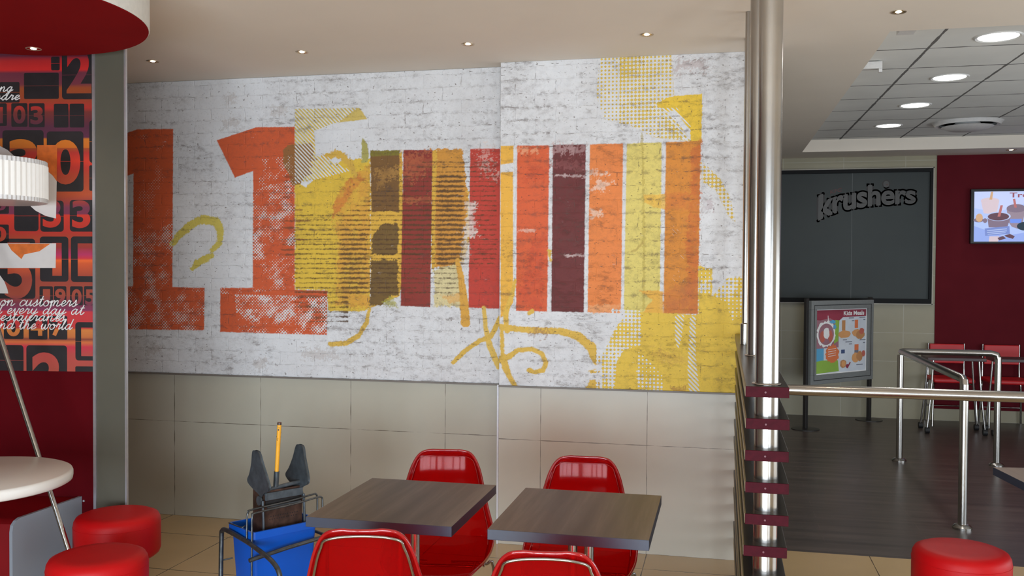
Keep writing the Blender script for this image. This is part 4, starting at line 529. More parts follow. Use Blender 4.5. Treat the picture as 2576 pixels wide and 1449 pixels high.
def mural(name, side, x0,x1,z0,z1,Y, label):
    step=.004; nx=int((x1-x0)/step)+1; nz=int((z1-z0)/step)+1
    xs=np.linspace(x0,x1,nx); zs=np.linspace(z0,z1,nz); X,Z=np.meshgrid(xs,zs)
    C=np.zeros((nz,nx,3)); C[:]=paint_col((207,205,207)); SCR=np.zeros((nz,nx,3)); SCR[:]=1
    A=np.zeros((nz,nx))
    jit=(vnoise(X,Z,.006,1)-.5)+(vnoise(X,Z,.017,2)-.5)*.8
    def win(P,m):
        a=min(p[0] for p in P)-m; b=max(p[0] for p in P)+m; c=min(p[1] for p in P)-m; d=max(p[1] for p in P)+m
        i0=np.searchsorted(xs,a); i1=np.searchsorted(xs,b); k0=np.searchsorted(zs,c); k1=np.searchsorted(zs,d)
        return (slice(max(k0,0),k1),slice(max(i0,0),i1))
    for o in PAINT:
        if o[1]!=side: continue
        if o[0]=='F':
            _,_,c,P,r,a=o; w_=win(P,r*3+.01)
            if X[w_].size==0: continue
            d=poly_sd(X[w_],Z[w_],P)+jit[w_]*1.5*r
            al=np.clip(.5-d/.0045,0,1)*a
            if a<.88: al=al*np.clip(.45+1.1*vnoise(X[w_],Z[w_],.012,5)*vnoise(X[w_],Z[w_],.05,6)*2,0,1)
            C[w_]=C[w_]*(1-al[...,None])+paint_col(c)*al[...,None]; A[w_]=np.maximum(A[w_],np.clip(al*3,0,1))
            if a>=.88:
                k=al>.5; sw=SCR[w_]; sw[k]=1; SCR[w_]=sw
        elif o[0]=='K':
            _,_,c,P,W,r,a=o; w_=win(P,max(W)+r*2+.01)
            if X[w_].size==0: continue
            xx,zz=X[w_],Z[w_]; d=np.full(xx.shape,1e9)
            for i in range(len(P)-1):
                px,pz=P[i]; qx,qz=P[i+1]; ex,ez=qx-px,qz-pz; t=np.clip(((xx-px)*ex+(zz-pz)*ez)/(ex*ex+ez*ez+1e-12),0,1)
                d=np.minimum(d,np.hypot(xx-px-t*ex,zz-pz-t*ez)-(W[i]*(1-t)+W[i+1]*t))
            d=d+jit[w_]*2*r; al=np.clip(.5-d/.0045,0,1)*a
            C[w_]=C[w_]*(1-al[...,None])+paint_col(c)*al[...,None]; A[w_]=np.maximum(A[w_],np.clip(al*3,0,1))
            if a>.95: k=al>.5; sw=SCR[w_]; sw[k]=1; SCR[w_]=sw
    for o in PAINT:
        if o[0]!='S' or o[1]!=side: continue
        _,_,ch,lo,hi,scl,P,seed=o; w_=win(P,.02)
        if X[w_].size==0: continue
        d=poly_sd(X[w_],Z[w_],P)
        n1=vnoise(X[w_]+Z[w_]*.4,Z[w_]-X[w_]*.4,scl,seed+20)*.62+vnoise(X[w_]-.5*Z[w_],Z[w_],scl*.35,seed+40)*.38
        n1=np.clip((n1-.25)/.5,0,1); val=lo+(hi-lo)*n1
        k=np.clip(.5-d/.006,0,1); cur=SCR[w_][...,ch]; SCR[w_][...,ch]=cur*(1-k)+np.clip(val,0,1)*k
    V=np.stack([X,np.full_like(X,Y),Z],-1).reshape(-1,3).astype(np.float32)
    idx=np.arange(nz*nx).reshape(nz,nx); F=np.stack([idx[:-1,:-1],idx[:-1,1:],idx[1:,1:],idx[1:,:-1]],-1).reshape(-1,4)
    nq=len(F)
    # rim so the sheet has thickness
    rim=list(idx[0,:])+list(idx[1:,-1])+list(idx[-1,-2::-1])+list(idx[-2:0:-1,0]); nv=len(V); Vr=V[rim].copy(); Vr[:,1]=Y+.0015
    V=np.concatenate([V,Vr]); R=len(rim); Fr=np.array([(rim[i],nv+i,nv+(i+1)%R,rim[(i+1)%R]) for i in range(R)]); F=np.concatenate([F,Fr]).astype(np.int32)
    me=bpy.data.meshes.new(name); me.vertices.add(len(V)); me.vertices.foreach_set('co',V.ravel()); me.loops.add(F.size); me.loops.foreach_set('vertex_index',F.ravel())
    me.polygons.add(len(F)); me.polygons.foreach_set('loop_start',np.arange(0,F.size,4,dtype=np.int32)); me.update(calc_edges=True)
    for nm,T in (('paint',C),('screen',SCR)):
        at=me.color_attributes.new(nm,'FLOAT_COLOR','POINT'); B=np.ones((len(V),4),np.float32); B[:nv,:3]=T.reshape(-1,3); B[nv:,:3]=T.reshape(-1,3)[rim]
        if nm=='paint': B[:nv,3]=A.ravel(); B[nv:,3]=A.ravel()[rim]
        at.data.foreach_set('color',B.ravel())
    me.materials.append(M_mural); o=link(bpy.data.objects.new(name,me)); tag(o,label,'wall mural','printed brick mural sheets'); return o
mural('wall_mural','L',-4.9,-1.2625,.918,2.7845,5.3485,'left printed brick mural panel with orange numeral ones and dark striped bars')
mural('wall_mural','R',-1.262,.1995,.924,2.7845,5.2385,'printed brick mural panel with vertical paint bars and yellow corner patch next to slatted screen')
# ================================================================ red booth wall, column, ceiling drum
RA=math.radians(RED_ANG); RU=(math.cos(RA),math.sin(RA),0)
RM=plane_frame((RED_W0[0],RED_W0[1],0),RU,(0,0,1))      # local x along the wall, y up, z towards the room
mb=MB(); mb.box((-2.6,0,-.12),(-.045,2.785,0),0,RM); struct(mb.obj('wall_booth',M_red))
def ramp_mat(name, stops, rough=.35):
    m=bpy.data.materials.new(name); m.use_nodes=True; n=m.node_tree.nodes; l=m.node_tree.links; p=n['Principled BSDF']
    g=n.new('ShaderNodeNewGeometry'); s=n.new('ShaderNodeSeparateXYZ'); l.new(g.outputs['Position'],s.inputs[0])
    stops=sorted(stops)
    # two ramps (a ramp holds 32 stops)
    half=stops[:len(stops)//2+1], stops[len(stops)//2:]
    outs=[]
    for st in half:
        z0,z1=st[0][0],st[-1][0]; q=n.new('ShaderNodeMapRange'); q.inputs[1].default_value=z0; q.inputs[2].default_value=z1; l.new(s.outputs['Z'],q.inputs[0])
        r=n.new('ShaderNodeValToRGB'); l.new(q.outputs[0],r.inputs[0]); e=r.color_ramp.elements
        for i,(z,c) in enumerate(st):
            ps=(z-z0)/(z1-z0)
            k=e[0] if i==0 else (e[1] if i==len(st)-1 else e.new(ps))
            if i==len(st)-1: k=e[len(e)-1]
            k.position=ps; k.color=(*[min(v*.92,1) for v in srgb(c)],1)
        outs.append(r.outputs[0])
    gt=n.new('ShaderNodeMath'); gt.operation='GREATER_THAN'; l.new(s.outputs['Z'],gt.inputs[0]); gt.inputs[1].default_value=half[1][0][0]
    mx=n.new('ShaderNodeMix'); mx.data_type='RGBA'; l.new(gt.outputs[0],mx.inputs[0]); l.new(outs[0],mx.inputs[6]); l.new(outs[1],mx.inputs[7])
    l.new(mx.outputs[2],p.inputs['Base Color']); p.inputs['Roughness'].default_value=rough; return m
M_ramp=ramp_mat('sunset_striped_print',RED_RAMP)
M_tile=mat('printed_black_flap',(27,21,24),.4,noise=(14,.35)); M_pw=mat('printed_white',(196,190,187),.5,noise=(12,.04)); M_po=mat('printed_orange',(196,98,34),.45,noise=(30,.2))
M_ps=mat('white_script_print',(215,211,209),.5)
def rrect(x0,y0,x1,y1,r,n=5):
    r=min(r,(x1-x0)/2,(y1-y0)/2); o=[]
    for cx,cy,a in ((x1-r,y1-r,0),(x0+r,y1-r,90),(x0+r,y0+r,180),(x1-r,y0+r,270)):
        for i in range(n+1):
            q=math.radians(a+90*i/n); o.append((cx+r*math.cos(q),cy+r*math.sin(q)))
    return o
def clip_geo(polys, x0,y0,x1,y1):
    out=[]
    for P in polys:
        for (ax,sg,lim) in ((0,1,x0),(0,-1,x1),(1,1,y0),(1,-1,y1)):
            Q=[]
            for i in range(len(P)):
                a=P[i]; b=P[(i+1)%len(P)]; ia=sg*(a[ax]-lim)>=0; ib=sg*(b[ax]-lim)>=0
                if ia: Q.append(a)
                if ia!=ib:
                    t=(lim-a[ax])/(b[ax]-a[ax]); Q.append((a[0]+(b[0]-a[0])*t,a[1]+(b[1]-a[1])*t))
            P=Q
            if len(P)<3: break
        if len(P)>=3: out.append(P)
    return out
RX0,RX1,RY0,RY1=-2.55,-.045,RED_Z[0],2.75
mb=MB()
M_=RM@Matrix.Translation((0,0,.001))
mb.box((RX0,RY0,0),(RX1,RY1,.002),0,RM)
d0=.0024
random.seed(11)
for t in RED_TILES:
    x1=min(t[2],RX1-.001); y0=max(t[1],RY0)
    for P in clip_geo([rrect(t[0],t[1],t[2],t[3],.016 if t[3]-t[1]>.15 else .007)],RX0,RY0,RX1-.001,RY1): mb.flat(P,1,RM,d0)
    if t[4]:
        v,f=text_geo(t[4],.035); gx0,gy0,gx1,gy1=t[5:9]
        ax=min(p[0] for p in v); bx=max(p[0] for p in v); ay=min(p[1] for p in v); by=max(p[1] for p in v)
        v=[(gx0+(gx1-gx0)*(x-ax)/(bx-ax),gy0+(gy1-gy0)*(y-ay)/(by-ay)) for x,y in v]
        for P in clip_geo([[v[i] for i in q] for q in f],RX0,RY0,RX1-.001,RY1): mb.flat(P,0,RM,d0+.0004)
    # hinge line of the flap
    ym=(t[1]+t[3])/2
    if ym>RY0: mb.flat([(t[0],ym-.0008),(x1,ym-.0008),(x1,ym+.0008),(t[0],ym+.0008)],0,RM,d0+.0006)
# more calendar flaps on the part of the wall left of the picture edge
for i in range(5):
    for j in range(6):
        x0=-2.45+i*.38; y0=RY0+.08+j*.275
        if x0+.33>-.6: continue
        dg=str(random.randint(0,9)); mb.flat(rrect(x0,y0,x0+.16,y0+.22,.016),1,RM,d0); mb.flat(rrect(x0+.175,y0,x0+.335,y0+.22,.016),1,RM,d0)
        fit_text(mb,dg,x0+.03,y0+.03,x0+.13,y0+.19,RM,d0+.0004,0,.035)
for k,P in RED_SHAPES:
    mb.flat(P,2 if k=='w' else 3,RM,d0+(.0009 if k=='w' else .0013))
# cursive script
GL={'o':(1.0,[[(.45,1),(.1,.75),(.05,.3),(.3,0),(.65,.15),(.7,.6),(.5,.98),(.55,.7),(1.0,.8)]]),
'n':(1.15,[[(0,.5),(.12,1),(.14,.5),(.08,0),(.2,.6),(.5,1),(.66,.75),(.62,.15),(.8,0),(1.15,.4)]]),
'c':(.85,[[(.7,.75),(.6,1),(.25,.9),(.05,.4),(.2,0),(.5,.02),(.85,.4)]]),
'u':(1.15,[[(0,.4),(.15,1),(.1,.3),(.3,0),(.62,.4),(.75,1),(.7,.3),(.85,0),(1.15,.4)]]),
's':(.8,[[(0,.3),(.3,.7),(.42,1.1),(.5,.6),(.5,.15),(.25,-.05),(.05,.12)],[(.45,.05),(.8,.4)]]),
't':(.7,[[(0,.4),(.25,1.2),(.32,1.75),(.22,.8),(.24,.1),(.45,0),(.7,.4)],[(0,1.15),(.55,1.2)]]),
'm':(1.6,[[(0,.5),(.12,1),(.14,.5),(.08,0),(.2,.6),(.42,1),(.55,.75),(.5,0),(.62,.6),(.88,1),(1.05,.75),(1.0,.15),(1.2,0),(1.6,.4)]]),
'e':(.8,[[(0,.3),(.3,.42),(.55,.75),(.4,1),(.12,.75),(.1,.25),(.35,0),(.8,.4)]]),
'r':(.8,[[(0,.4),(.2,1.1),(.22,.9),(.5,.9),(.45,.4),(.5,.02),(.8,.4)]]),
'v':(.85,[[(0,.5),(.15,1),(.25,.3),(.35,0),(.6,.5),(.68,1),(.85,.85)]]),
'y':(1.05,[[(0,.5),(.15,1),(.1,.4),(.3,.1),(.62,.5),(.72,1),(.6,.2),(.4,-.6),(.15,-.8),(.2,-.4),(1.05,.4)]]),
'g':(1.0,[[(.65,.8),(.4,1),(.08,.6),(.1,.15),(.35,0),(.62,.5),(.68,1),(.6,.1),(.4,-.6),(.15,-.8),(.2,-.4),(1.0,.4)]]),
'd':(1.1,[[(.65,.8),(.4,1),(.08,.6),(.1,.15),(.35,0),(.65,.5),(.85,1.9),(.74,.8),(.72,.15),(.85,0),(1.1,.4)]]),
'a':(1.1,[[(.65,.8),(.4,1),(.08,.6),(.1,.15),(.35,0),(.62,.5),(.7,1),(.66,.3),(.8,0),(1.1,.4)]]),
'w':(1.35,[[(0,.5),(.15,1),(.12,.3),(.3,0),(.55,.4),(.62,.9),(.62,.3),(.8,0),(1.05,.4),(1.12,1),(1.35,.85)]]),
'h':(1.15,[[(0,.3),(.3,1.2),(.35,1.8),(.2,1.7),(.12,0),(.24,.6),(.5,1),(.66,.75),(.62,.15),(.8,0),(1.15,.4)]]),
'l':(.6,[[(0,.3),(.3,1.2),(.35,1.85),(.2,1.7),(.15,.2),(.35,0),(.6,.4)]]),
'p':(1.05,[[(0,.5),(.15,1),(.1,.2),(.0,-.7),(.15,.5),(.5,1),(.72,.6),(.5,.05),(.25,.15),(.6,.05),(1.05,.4)]]),' ':(.7,[])}
for txt,x0,x1,zb,h in RED_TEXT:
    wd=sum(GL[c][0] for c in txt); k=(x1-x0)/(wd+.3); x=0
    for c in txt:
        for st in GL[c][1]:
            P=[Vector((x0+(x+px+ .28*py)*k, zb+py*h*1.0, 0)) for px,py in st]
            P=catmull(P,5)
            P3=[RM@Vector((p.x,p.y,.0058)) for p in P]
            mb.tube(P3,.0026,5,4)
        x+=GL[c][0]
tag(mb.obj('flap_number_mural',[M_ramp,M_tile,M_pw,M_po,M_ps]),'red and orange wall print of black split-flap numbers with white handwritten words','wall mural')
# steel clad column
M_clad=mat('grey_metal_cladding',(84,80,68),.65,.1,noise=(3,.06)); M_cedge=mat('pale_aluminium_edge',(196,194,200),.3,.8)
mb=MB(); mb.box((-3.012,4.02,0),(-2.851,4.03,2.785)); struct(mb.obj('wall_column',M_clad))
mb=MB(); mb.box((-3.027,4.014,0),(-3.012,4.03,2.785)); struct(mb.obj('trim_4',M_cedge))
mb=MB(); mb.box((-2.851,4.016,0),(-2.842,4.03,2.785)); struct(mb.obj('trim_5',M_cedge))
# screw on the red wall
mb=MB(); mb.tube([RM@Vector((-.10,.432,.0)),RM@Vector((-.10,.432,.005))],.005,12); tag(mb.obj('wall_screw',M_cedge),'small silver screw head in the red wall beside the column','screw')
# ceiling drum
DC=(-2.99,3.20); DR=.69; ZD=2.6
M_dred=mat('drum_red_paint',(124,10,14),.85,spec=.08,noise=(5,.04)); M_dwh=mat('drum_white_side',(224,222,214),.6)
dr=empty('ceiling_drum',(DC[0],DC[1],2.785)); tag(dr,'round red disc hanging under the ceiling with a white side band','ceiling feature')
mb=MB(); mb.lathe([(DR-.004,-.182),(DR,-.178),(DR,0)],120); smooth_angle(mb.obj('side_band',M_dwh,dr))
mb=MB(); mb.lathe([(0,-.186),(DR-.006,-.186),(DR-.004,-.183)],120); smooth_angle(mb.obj('underside',M_dred,dr))

# ================================================================ lamps in the ceiling
M_ring=mat('downlight_ring',(190,172,150),.3,.7); M_bulb=emis('halogen_bulb',(255,236,205),22); M_gold=mat('downlight_reflector',(220,180,110),.25,.9)
M_led=emis('led_panel',(255,252,244),7)
def downlight(loc, label, power=7, r=.035, group='small halogen downlights'):
    t=empty('downlight',loc); tag(t,label,'ceiling light',group)
    mb=MB(); mb.lathe([(r*.70,.001),(r*.98,-.003),(r,-.001),(r,.0)],32); smooth_angle(mb.obj('ring',M_ring,t))
    mb=MB(); mb.lathe([(r*.71,-.0005),(r*.55,.012),(r*.45,.012)],32); smooth_angle(mb.obj('reflector',M_gold,t))
    mb=MB(); mb.lathe([(0,-.003),(r*.3,-.003),(r*.44,.0),(r*.5,.006)],24); mb.obj('bulb',M_bulb,t)
    l=bpy.data.lights.new('downlight_beam','SPOT'); l.energy=power; l.spot_size=math.radians(95); l.spot_blend=.9; l.color=(1,.84,.66); l.shadow_soft_size=.02
    o=bpy.data.objects.new('downlight_beam',l); COL.objects.link(o); o.parent=t; o.location=(0,0,-.02)
    return t
for i,(x,y,lb) in enumerate(((-3.225,4.81,'leftmost small downlight in the plain ceiling, by the steel column'),(-2.275,4.77,'small downlight above the orange numeral one, second from the column'),(-1.33,4.78,'small downlight over the seam between the two mural panels'),(-.39,4.77,'small downlight above the yellow corner of the mural, left of the steel poles'),(.773,4.59,'small downlight in the plain ceiling right of the steel poles'))):
    downlight((x,y,zc(y)),lb)
downlight((-3.12,3.73,ZD),'small downlight set in the underside of the red ceiling drum',6)
downlight((2.86,10.45,zc(10.45)),'tiny downlight in the far soffit above the wall screen',9,.05)
for i,(x,y) in enumerate(((1.49,5.72),(1.50,6.92),(1.50,8.10),(1.49,9.28))):
    z=zc(y)+D; t=empty('round_led_light',(x,y,z)); tag(t,('large round white ceiling light nearest the camera in the tiled recess','second nearest large round ceiling light in the tiled recess','third large round ceiling light in the tiled recess, counted from the front','farthest large round ceiling light in the tiled recess')[i],'ceiling light','row of large round ceiling lights')
    mb=MB(); mb.lathe([(.104,-.002),(.118,-.008),(.124,-.004),(.126,0)],48); smooth_angle(mb.obj('rim',mat('white_metal_rim',(214,214,212),.4),t))
    mb=MB(); mb.lathe([(0,-.004),(.104,-.004),(.106,-.001)],48); mb.obj('diffuser',M_led,t)
    l=bpy.data.lights.new('led_glow','AREA'); l.shape='DISK'; l.size=.2; l.energy=5; l.color=(1,.97,.92)
    o=bpy.data.objects.new('led_glow',l); COL.objects.link(o); o.parent=t; o.location=(0,0,-.012)
# round air diffuser
vz=zc(9.2)+D; t=empty('air_vent',(2.15,9.2,vz)); tag(t,'round white air diffuser in the tiled ceiling recess','vent')
Mv=mat('vent_white',(206,204,202),.6)
mb=MB(); mb.lathe([(.30,.0),(.27,-.035),(.24,-.03),(.25,0)],48); smooth_angle(mb.obj('outer_cone',Mv,t))
mb=MB(); mb.lathe([(0,-.075),(.16,-.07),(.22,-.045),(.20,-.05),(.13,-.05),(.1,0)],48); smooth_angle(mb.obj('inner_disc',Mv,t))
# ceiling hatch brackets / strips on the recess edge
mb=MB(); mb.box((.85,5.0,2.80),(.93,5.10,2.885)); tag(mb.obj('ceiling_clip',Mv),'small white square plate at the near corner of the ceiling recess','plate')
mb=MB(); mb.box((.797,6.24,2.872),(.96,6.28,2.916)); mb.box((.94,6.24,2.85),(.96,6.28,2.873)); tag(mb.obj('ceiling_bracket',Mv),'small white angled bracket on the left edge of the ceiling recess','bracket')

# ================================================================ slatted screen with steel poles
sc=empty('slat_screen',(.13,4.0,0)); tag(sc,'floor standing louvre screen of dark horizontal boards with maroon ends on steel poles','screen')
M_board=wood_mat('dark_screen_board',(30,26,25),(42,37,34),(58,51,46),18,.28); M_end=mat('maroon_board_end',(60,5,18),.6,spec=.1,noise=(60,.2)); M_bedge=mat('pale_board_edge',(150,136,104),.5); M_screw=mat('plug',(96,40,50),.5)
random.seed(3)
for i in range(13):
    zt=1.250-i*.0935; dx=random.uniform(-.003,.003)
    mb=MB(); mb.box((-.0615+dx,-1.197,zt-.031),(.0615+dx,1.225,zt))
    b=mb.obj('board',[M_board],sc,bevel=.002)
    mb=MB(); mb.box((-.0615+dx,-1.2,zt-.031),(.0615+dx,-1.197,zt)); e=mb.obj('end_cap',[M_end],sc,bevel=.0012); e.parent=b
    mb=MB(); mb.box((-.0625+dx,-1.19,zt-.030),(-.0615+dx,1.22,zt-.001)); e=mb.obj('edge_strip',[M_bedge],b)
    mb=MB(); mb.tube([(dx-.005,-1.2,zt-.016),(dx-.005,-1.2025,zt-.016)],.003,10); mb.obj('plug',[M_screw],b)
for y in (-1.13,-.15,.95):
    mb=MB(); mb.lathe([(.035,.001),(.035,2.784)],40,c=(0,y,0)); smooth_angle(mb.obj('pole',M_steel,sc))
    mb=MB(); mb.lathe([(.0355,1.251),(.043,1.252),(.042,1.254),(.0355,1.256)],40,c=(0,y,0)); smooth_angle(mb.obj('collar',M_steel,sc))
# thin tube seen between the poles and its lower sleeve
mb=MB(); mb.lathe([(.012,1.33),(.012,2.784)],24,c=(-.03,.45,0)); smooth_angle(mb.obj('slim_tube',M_steel,sc))
mb=MB(); mb.lathe([(.021,1.251),(.021,1.345),(.013,1.35)],24,c=(-.03,.45,0)); smooth_angle(mb.obj('sleeve',M_steel,sc))

# ================================================================ rails
def post(parent,x,y,h,r=.027,bend=None):
    mb=MB(); mb.tube([(x,y,.0),(x,y,h)],r,24); p=smooth_angle(mb.obj('post',M_steel,parent))
    mb=MB(); mb.lathe([(.058,0),(.058,.012),(.045,.026),(r+.001,.03)],32,c=(x,y,0)); f=smooth_angle(mb.obj('floor_flange',M_steel,parent)); f.parent=p
    return p
hr=empty('handrail',(1.3,4.85,0)); tag(hr,'long straight steel handrail running right from the slatted screen','handrail')
mb=MB(); mb.tube([(-1.105,0,.998),(2.6,0,.998)],.027,32); smooth_angle(mb.obj('rail',M_steel,hr))
post(hr,2.2,0,.98)
q=empty('queue_rail',(1.465,7.3,0)); tag(q,'three-post bent steel queue barrier on the dark floor','railing')
R=.026; zt=.93
mb=MB(); mb.tube([(0,-1.06,zt-.05),(0,-1.052,zt-.012),(0,-1.02,zt),(0,1.03,zt),(.012,1.065,zt),(.05,1.075,zt),(.70,1.075,zt),(.745,1.072,zt-.012),(.755,1.07,zt-.05)],R,20); smooth_angle(mb.obj('rail',M_steel,q))
for (x,y) in ((0,-1.06),(0,1.072),(.755,1.07)): post(q,x,y,zt-.03,.026)
# ================================================================ square tables
M_foot=mat('table_base_metal',(120,118,116),.3,1)
def square_table(x0,x1,y0,y1,z,label,top=M_table):
    cx,cy=(x0+x1)/2,(y0+y1)/2; t=empty('square_table',(cx,cy,0)); tag(t,label,'table','square laminate tables')
    hx,hy=(x1-x0)/2,(y1-y0)/2
    mb=MB(); mb.box((-hx,-hy,z-.034),(hx,hy,z)); mb.m=[1]*6; mb.m[1]=0
    mb.obj('tabletop',[top,M_tedge],t,bevel=.0012)
    mb=MB(); mb.box((-.1,-.1,z-.042),(.1,.1,z-.034)); mb.obj('mounting_plate',M_foot,t)
    for dx in (-.027,.03):
        mb=MB(); mb.lathe([(.0165,.012),(.0165,z-.04)],24,c=(dx,0,0)); smooth_angle(mb.obj('pedestal_pole',M_steel,t))
    mb=MB(); mb.box((-.15,-.15,0),(.15,.15,.012)); mb.obj('base_plate',M_foot,t,bevel=.003)
    return t
square_table(-1.367,-.854,2.897,3.509,.75,'square grey-brown wood laminate table nearer the mop bucket, left of the pair')
square_table(-.734,-.216,2.897,3.495,.75,'square grey-brown wood laminate table right of the pair, nearer the slatted screen')
t=square_table(-.3,.3,-.31,.31,.75,'corner of a pale brown square table at the right edge beside the red stool',M_lam2)
t.location=(1.144+.3*math.cos(.13)+.31*math.sin(.13), 4.365-.31*math.cos(.13)+.3*math.sin(.13),0); t.rotation_euler=(0,0,.13)

# ================================================================ moulded chairs
def shell_mat():
    m=bpy.data.materials.new('translucent_red_plastic'); m.use_nodes=True; n=m.node_tree.nodes; l=m.node_tree.links; p=n['Principled BSDF']
    t=n.new('ShaderNodeTexCoord'); nz=n.new('ShaderNodeTexNoise'); nz.inputs['Scale'].default_value=5; nz.inputs['Detail'].default_value=3; l.new(t.outputs['Object'],nz.inputs['Vector'])
    r=n.new('ShaderNodeValToRGB'); l.new(nz.outputs['Fac'],r.inputs[0]); r.color_ramp.elements[0].position=.35; r.color_ramp.elements[0].color=(.42,.003,.004,1); r.color_ramp.elements[1].position=.65; r.color_ramp.elements[1].color=(.50,.003,.006,1)
    l.new(r.outputs[0],p.inputs['Base Color']); p.inputs['Roughness'].default_value=.07; p.inputs['Specular IOR Level'].default_value=.36
    tl=n.new('ShaderNodeBsdfTranslucent'); tl.inputs['Color'].default_value=(.75,.01,.014,1)
    tr=n.new('ShaderNodeBsdfTransparent'); tr.inputs['Color'].default_value=(.88,.085,.07,1)
    a=n.new('ShaderNodeMixShader'); b=n.new('ShaderNodeMixShader'); a.inputs[0].default_value=.35; b.inputs[0].default_value=.64
    l.new(p.outputs[0],a.inputs[1]); l.new(tl.outputs[0],a.inputs[2]); l.new(a.outputs[0],b.inputs[1]); l.new(tr.outputs[0],b.inputs[2])
    l.new(b.outputs[0],n['Material Output'].inputs[0]); return m
M_shell=shell_mat(); M_rim=mat('deep_red_rim',(150,10,18),.1,coat=.6)
# profile of the shell centre line: (y, z, half width, side curl)
PROF=[(-.262,.805,.060,.004),(-.2605,.800,.092,.006),(-.258,.790,.111,.010),(-.255,.772,.127,.014),(-.251,.745,.141,.018),(-.247,.715,.152,.022),(-.240,.67,.164,.028),(-.232,.62,.176,.036),(-.222,.57,.189,.044),(-.205,.52,.203,.052),(-.174,.472,.216,.060),(-.130,.435,.224,.060),(-.075,.415,.225,.054),(-.01,.405,.222,.046),(.05,.403,.214,.038),(.11,.408,.203,.028),(.16,.412,.188,.020),(.195,.410,.168,.010),(.215,.399,.142,.0),(.226,.384,.105,-.004)]
def shell_point(i, s, off=0):
    y,z,w,c=PROF[i]; j0=max(i-1,0); j1=min(i+1,len(PROF)-1)
    T=Vector((0,PROF[j1][0]-PROF[j0][0],PROF[j1][1]-PROF[j0][1])).normalized(); Nn=Vector((1,0,0)).cross(T)
    Nn=Nn if Nn.dot(Vector((0,.6,1)))>0 else -Nn      # towards the sitter
    return Vector((w*s,y,z))+Nn*(c*abs(s)**2.6+off)
def fr(i,f):  # fractional profile row
    i0=min(int(f),len(PROF)-2); return i0,f-i0
def shell_frac(f,s,off=0):
    i0=min(int(f),len(PROF)-2); k=f-i0; return shell_point(i0,s,off).lerp(shell_point(i0+1,s,off),k)
def make_chair():
    root=empty('shell_chair')
    mb=MB(); NS=24; v=[];
    for i in range(len(PROF)):
        for j in range(NS+1): v.append(shell_point(i,-1+2*j/NS))
    f=[(i*(NS+1)+j,i*(NS+1)+j+1,(i+1)*(NS+1)+j+1,(i+1)*(NS+1)+j) for i in range(len(PROF)-1) for j in range(NS)]
    mb.add(v,f); o=mb.obj('seat_shell',[M_shell],root,smooth=True)
    b=o.modifiers.new('subdivision','SUBSURF'); b.levels=b.render_levels=1
    s=o.modifiers.new('thickness','SOLIDIFY'); s.thickness=.004; s.offset=-1
    edge=[shell_point(i,-1) for i in range(len(PROF)-1,-1,-1)]+[shell_point(0,k/4) for k in range(-3,4)]+[shell_point(i,1) for i in range(len(PROF))]+[shell_point(len(PROF)-1,-k/4) for k in range(-3,4)]
    mb=MB(); mb.tube(edge,.0060,8,closed=True,smooth=3); r=smooth_angle(mb.obj('rim',[M_rim],root),80)
    ins=[shell_frac(f_,-.9,.003) for f_ in (12,10,8,6,5,4,3.2)]+[shell_frac(2.5,s_,.003) for s_ in (-.72,-.4,0,.4,.72)]+[shell_frac(f_,.9,.003) for f_ in (3.2,4,5,6,8,10,12)]
    mb=MB(); mb.tube(ins,.0022,6,smooth=4); smooth_angle(mb.obj('inner_crease',[M_rim],root),80)
    # chrome hoop behind the back, running down under the seat
    hoop=[]
    for fI in (11.0,9.5,8,6.5,5,3.8,2.9): hoop.append(shell_frac(fI,-.90,-.012))
    for s_ in (-.62,-.2,.2,.62): hoop.append(shell_frac(2.15 if abs(s_)>.5 else 1.75,s_,-.010))
    for fI in (2.9,3.8,5,6.5,8,9.5,11.0): hoop.append(shell_frac(fI,.90,-.012))
    hoop=[Vector((-.19,-.03,.378))]+hoop+[Vector((.19,-.03,.378))]
    mb=MB(); mb.tube(hoop,.0046,10,smooth=5); smooth_angle(mb.obj('back_hoop',[M_chrome],root),80)
    for sx_,sy in ((-1,1),(1,1),(-1,-1),(1,-1)):
        y0=.12 if sy>0 else -.08
        mb=MB(); mb.tube([(sx_*.05,y0,.378),(sx_*.16,y0,.379),(sx_*.195,y0+.005*sy,.372),(sx_*.222,y0+.03*sy,.35),(sx_*.232,y0+.10*sy,.008)],.0065,10,smooth=4); lg=smooth_angle(mb.obj('leg',[M_chrome],root),80)
        mb=MB(); mb.lathe([(.010,0),(.010,.012),(.006,.014)],16,c=(sx_*.232,y0+.10*sy,0)); smooth_angle(mb.obj('foot',[mat('black_glide',(30,30,32),.5)],lg))
    mb=MB(); mb.tube([(-.15,-.08,.378),(-.15,.12,.378)],.006,8); mb.tube([(.15,-.08,.378),(.15,.12,.378)],.006,8); mb.tube([(-.17,-.03,.378),(.17,-.03,.378)],.006,8); smooth_angle(mb.obj('seat_frame',[M_chrome],root),80)
    return root
chair=make_chair()
spots=[(-1.125,3.60,math.pi+.14,'translucent red moulded chair behind the left square table, facing the camera'),
(-.545,3.60,math.pi+.05,'translucent red moulded chair behind the right square table, facing the camera'),
(-1.105,2.85,.24,'translucent red moulded chair in front of the left square table, seen from behind'),
(-.505,2.77,.14,'translucent red moulded chair in front of the right square table, seen from behind')]
for i,(x,y,rz,lb) in enumerate(spots):
    o=chair if i==0 else copy_tree(chair); o.location=(x,y,0); o.rotation_euler=(0,0,rz); tag(o,lb,'chair','red shell chairs at the square tables')

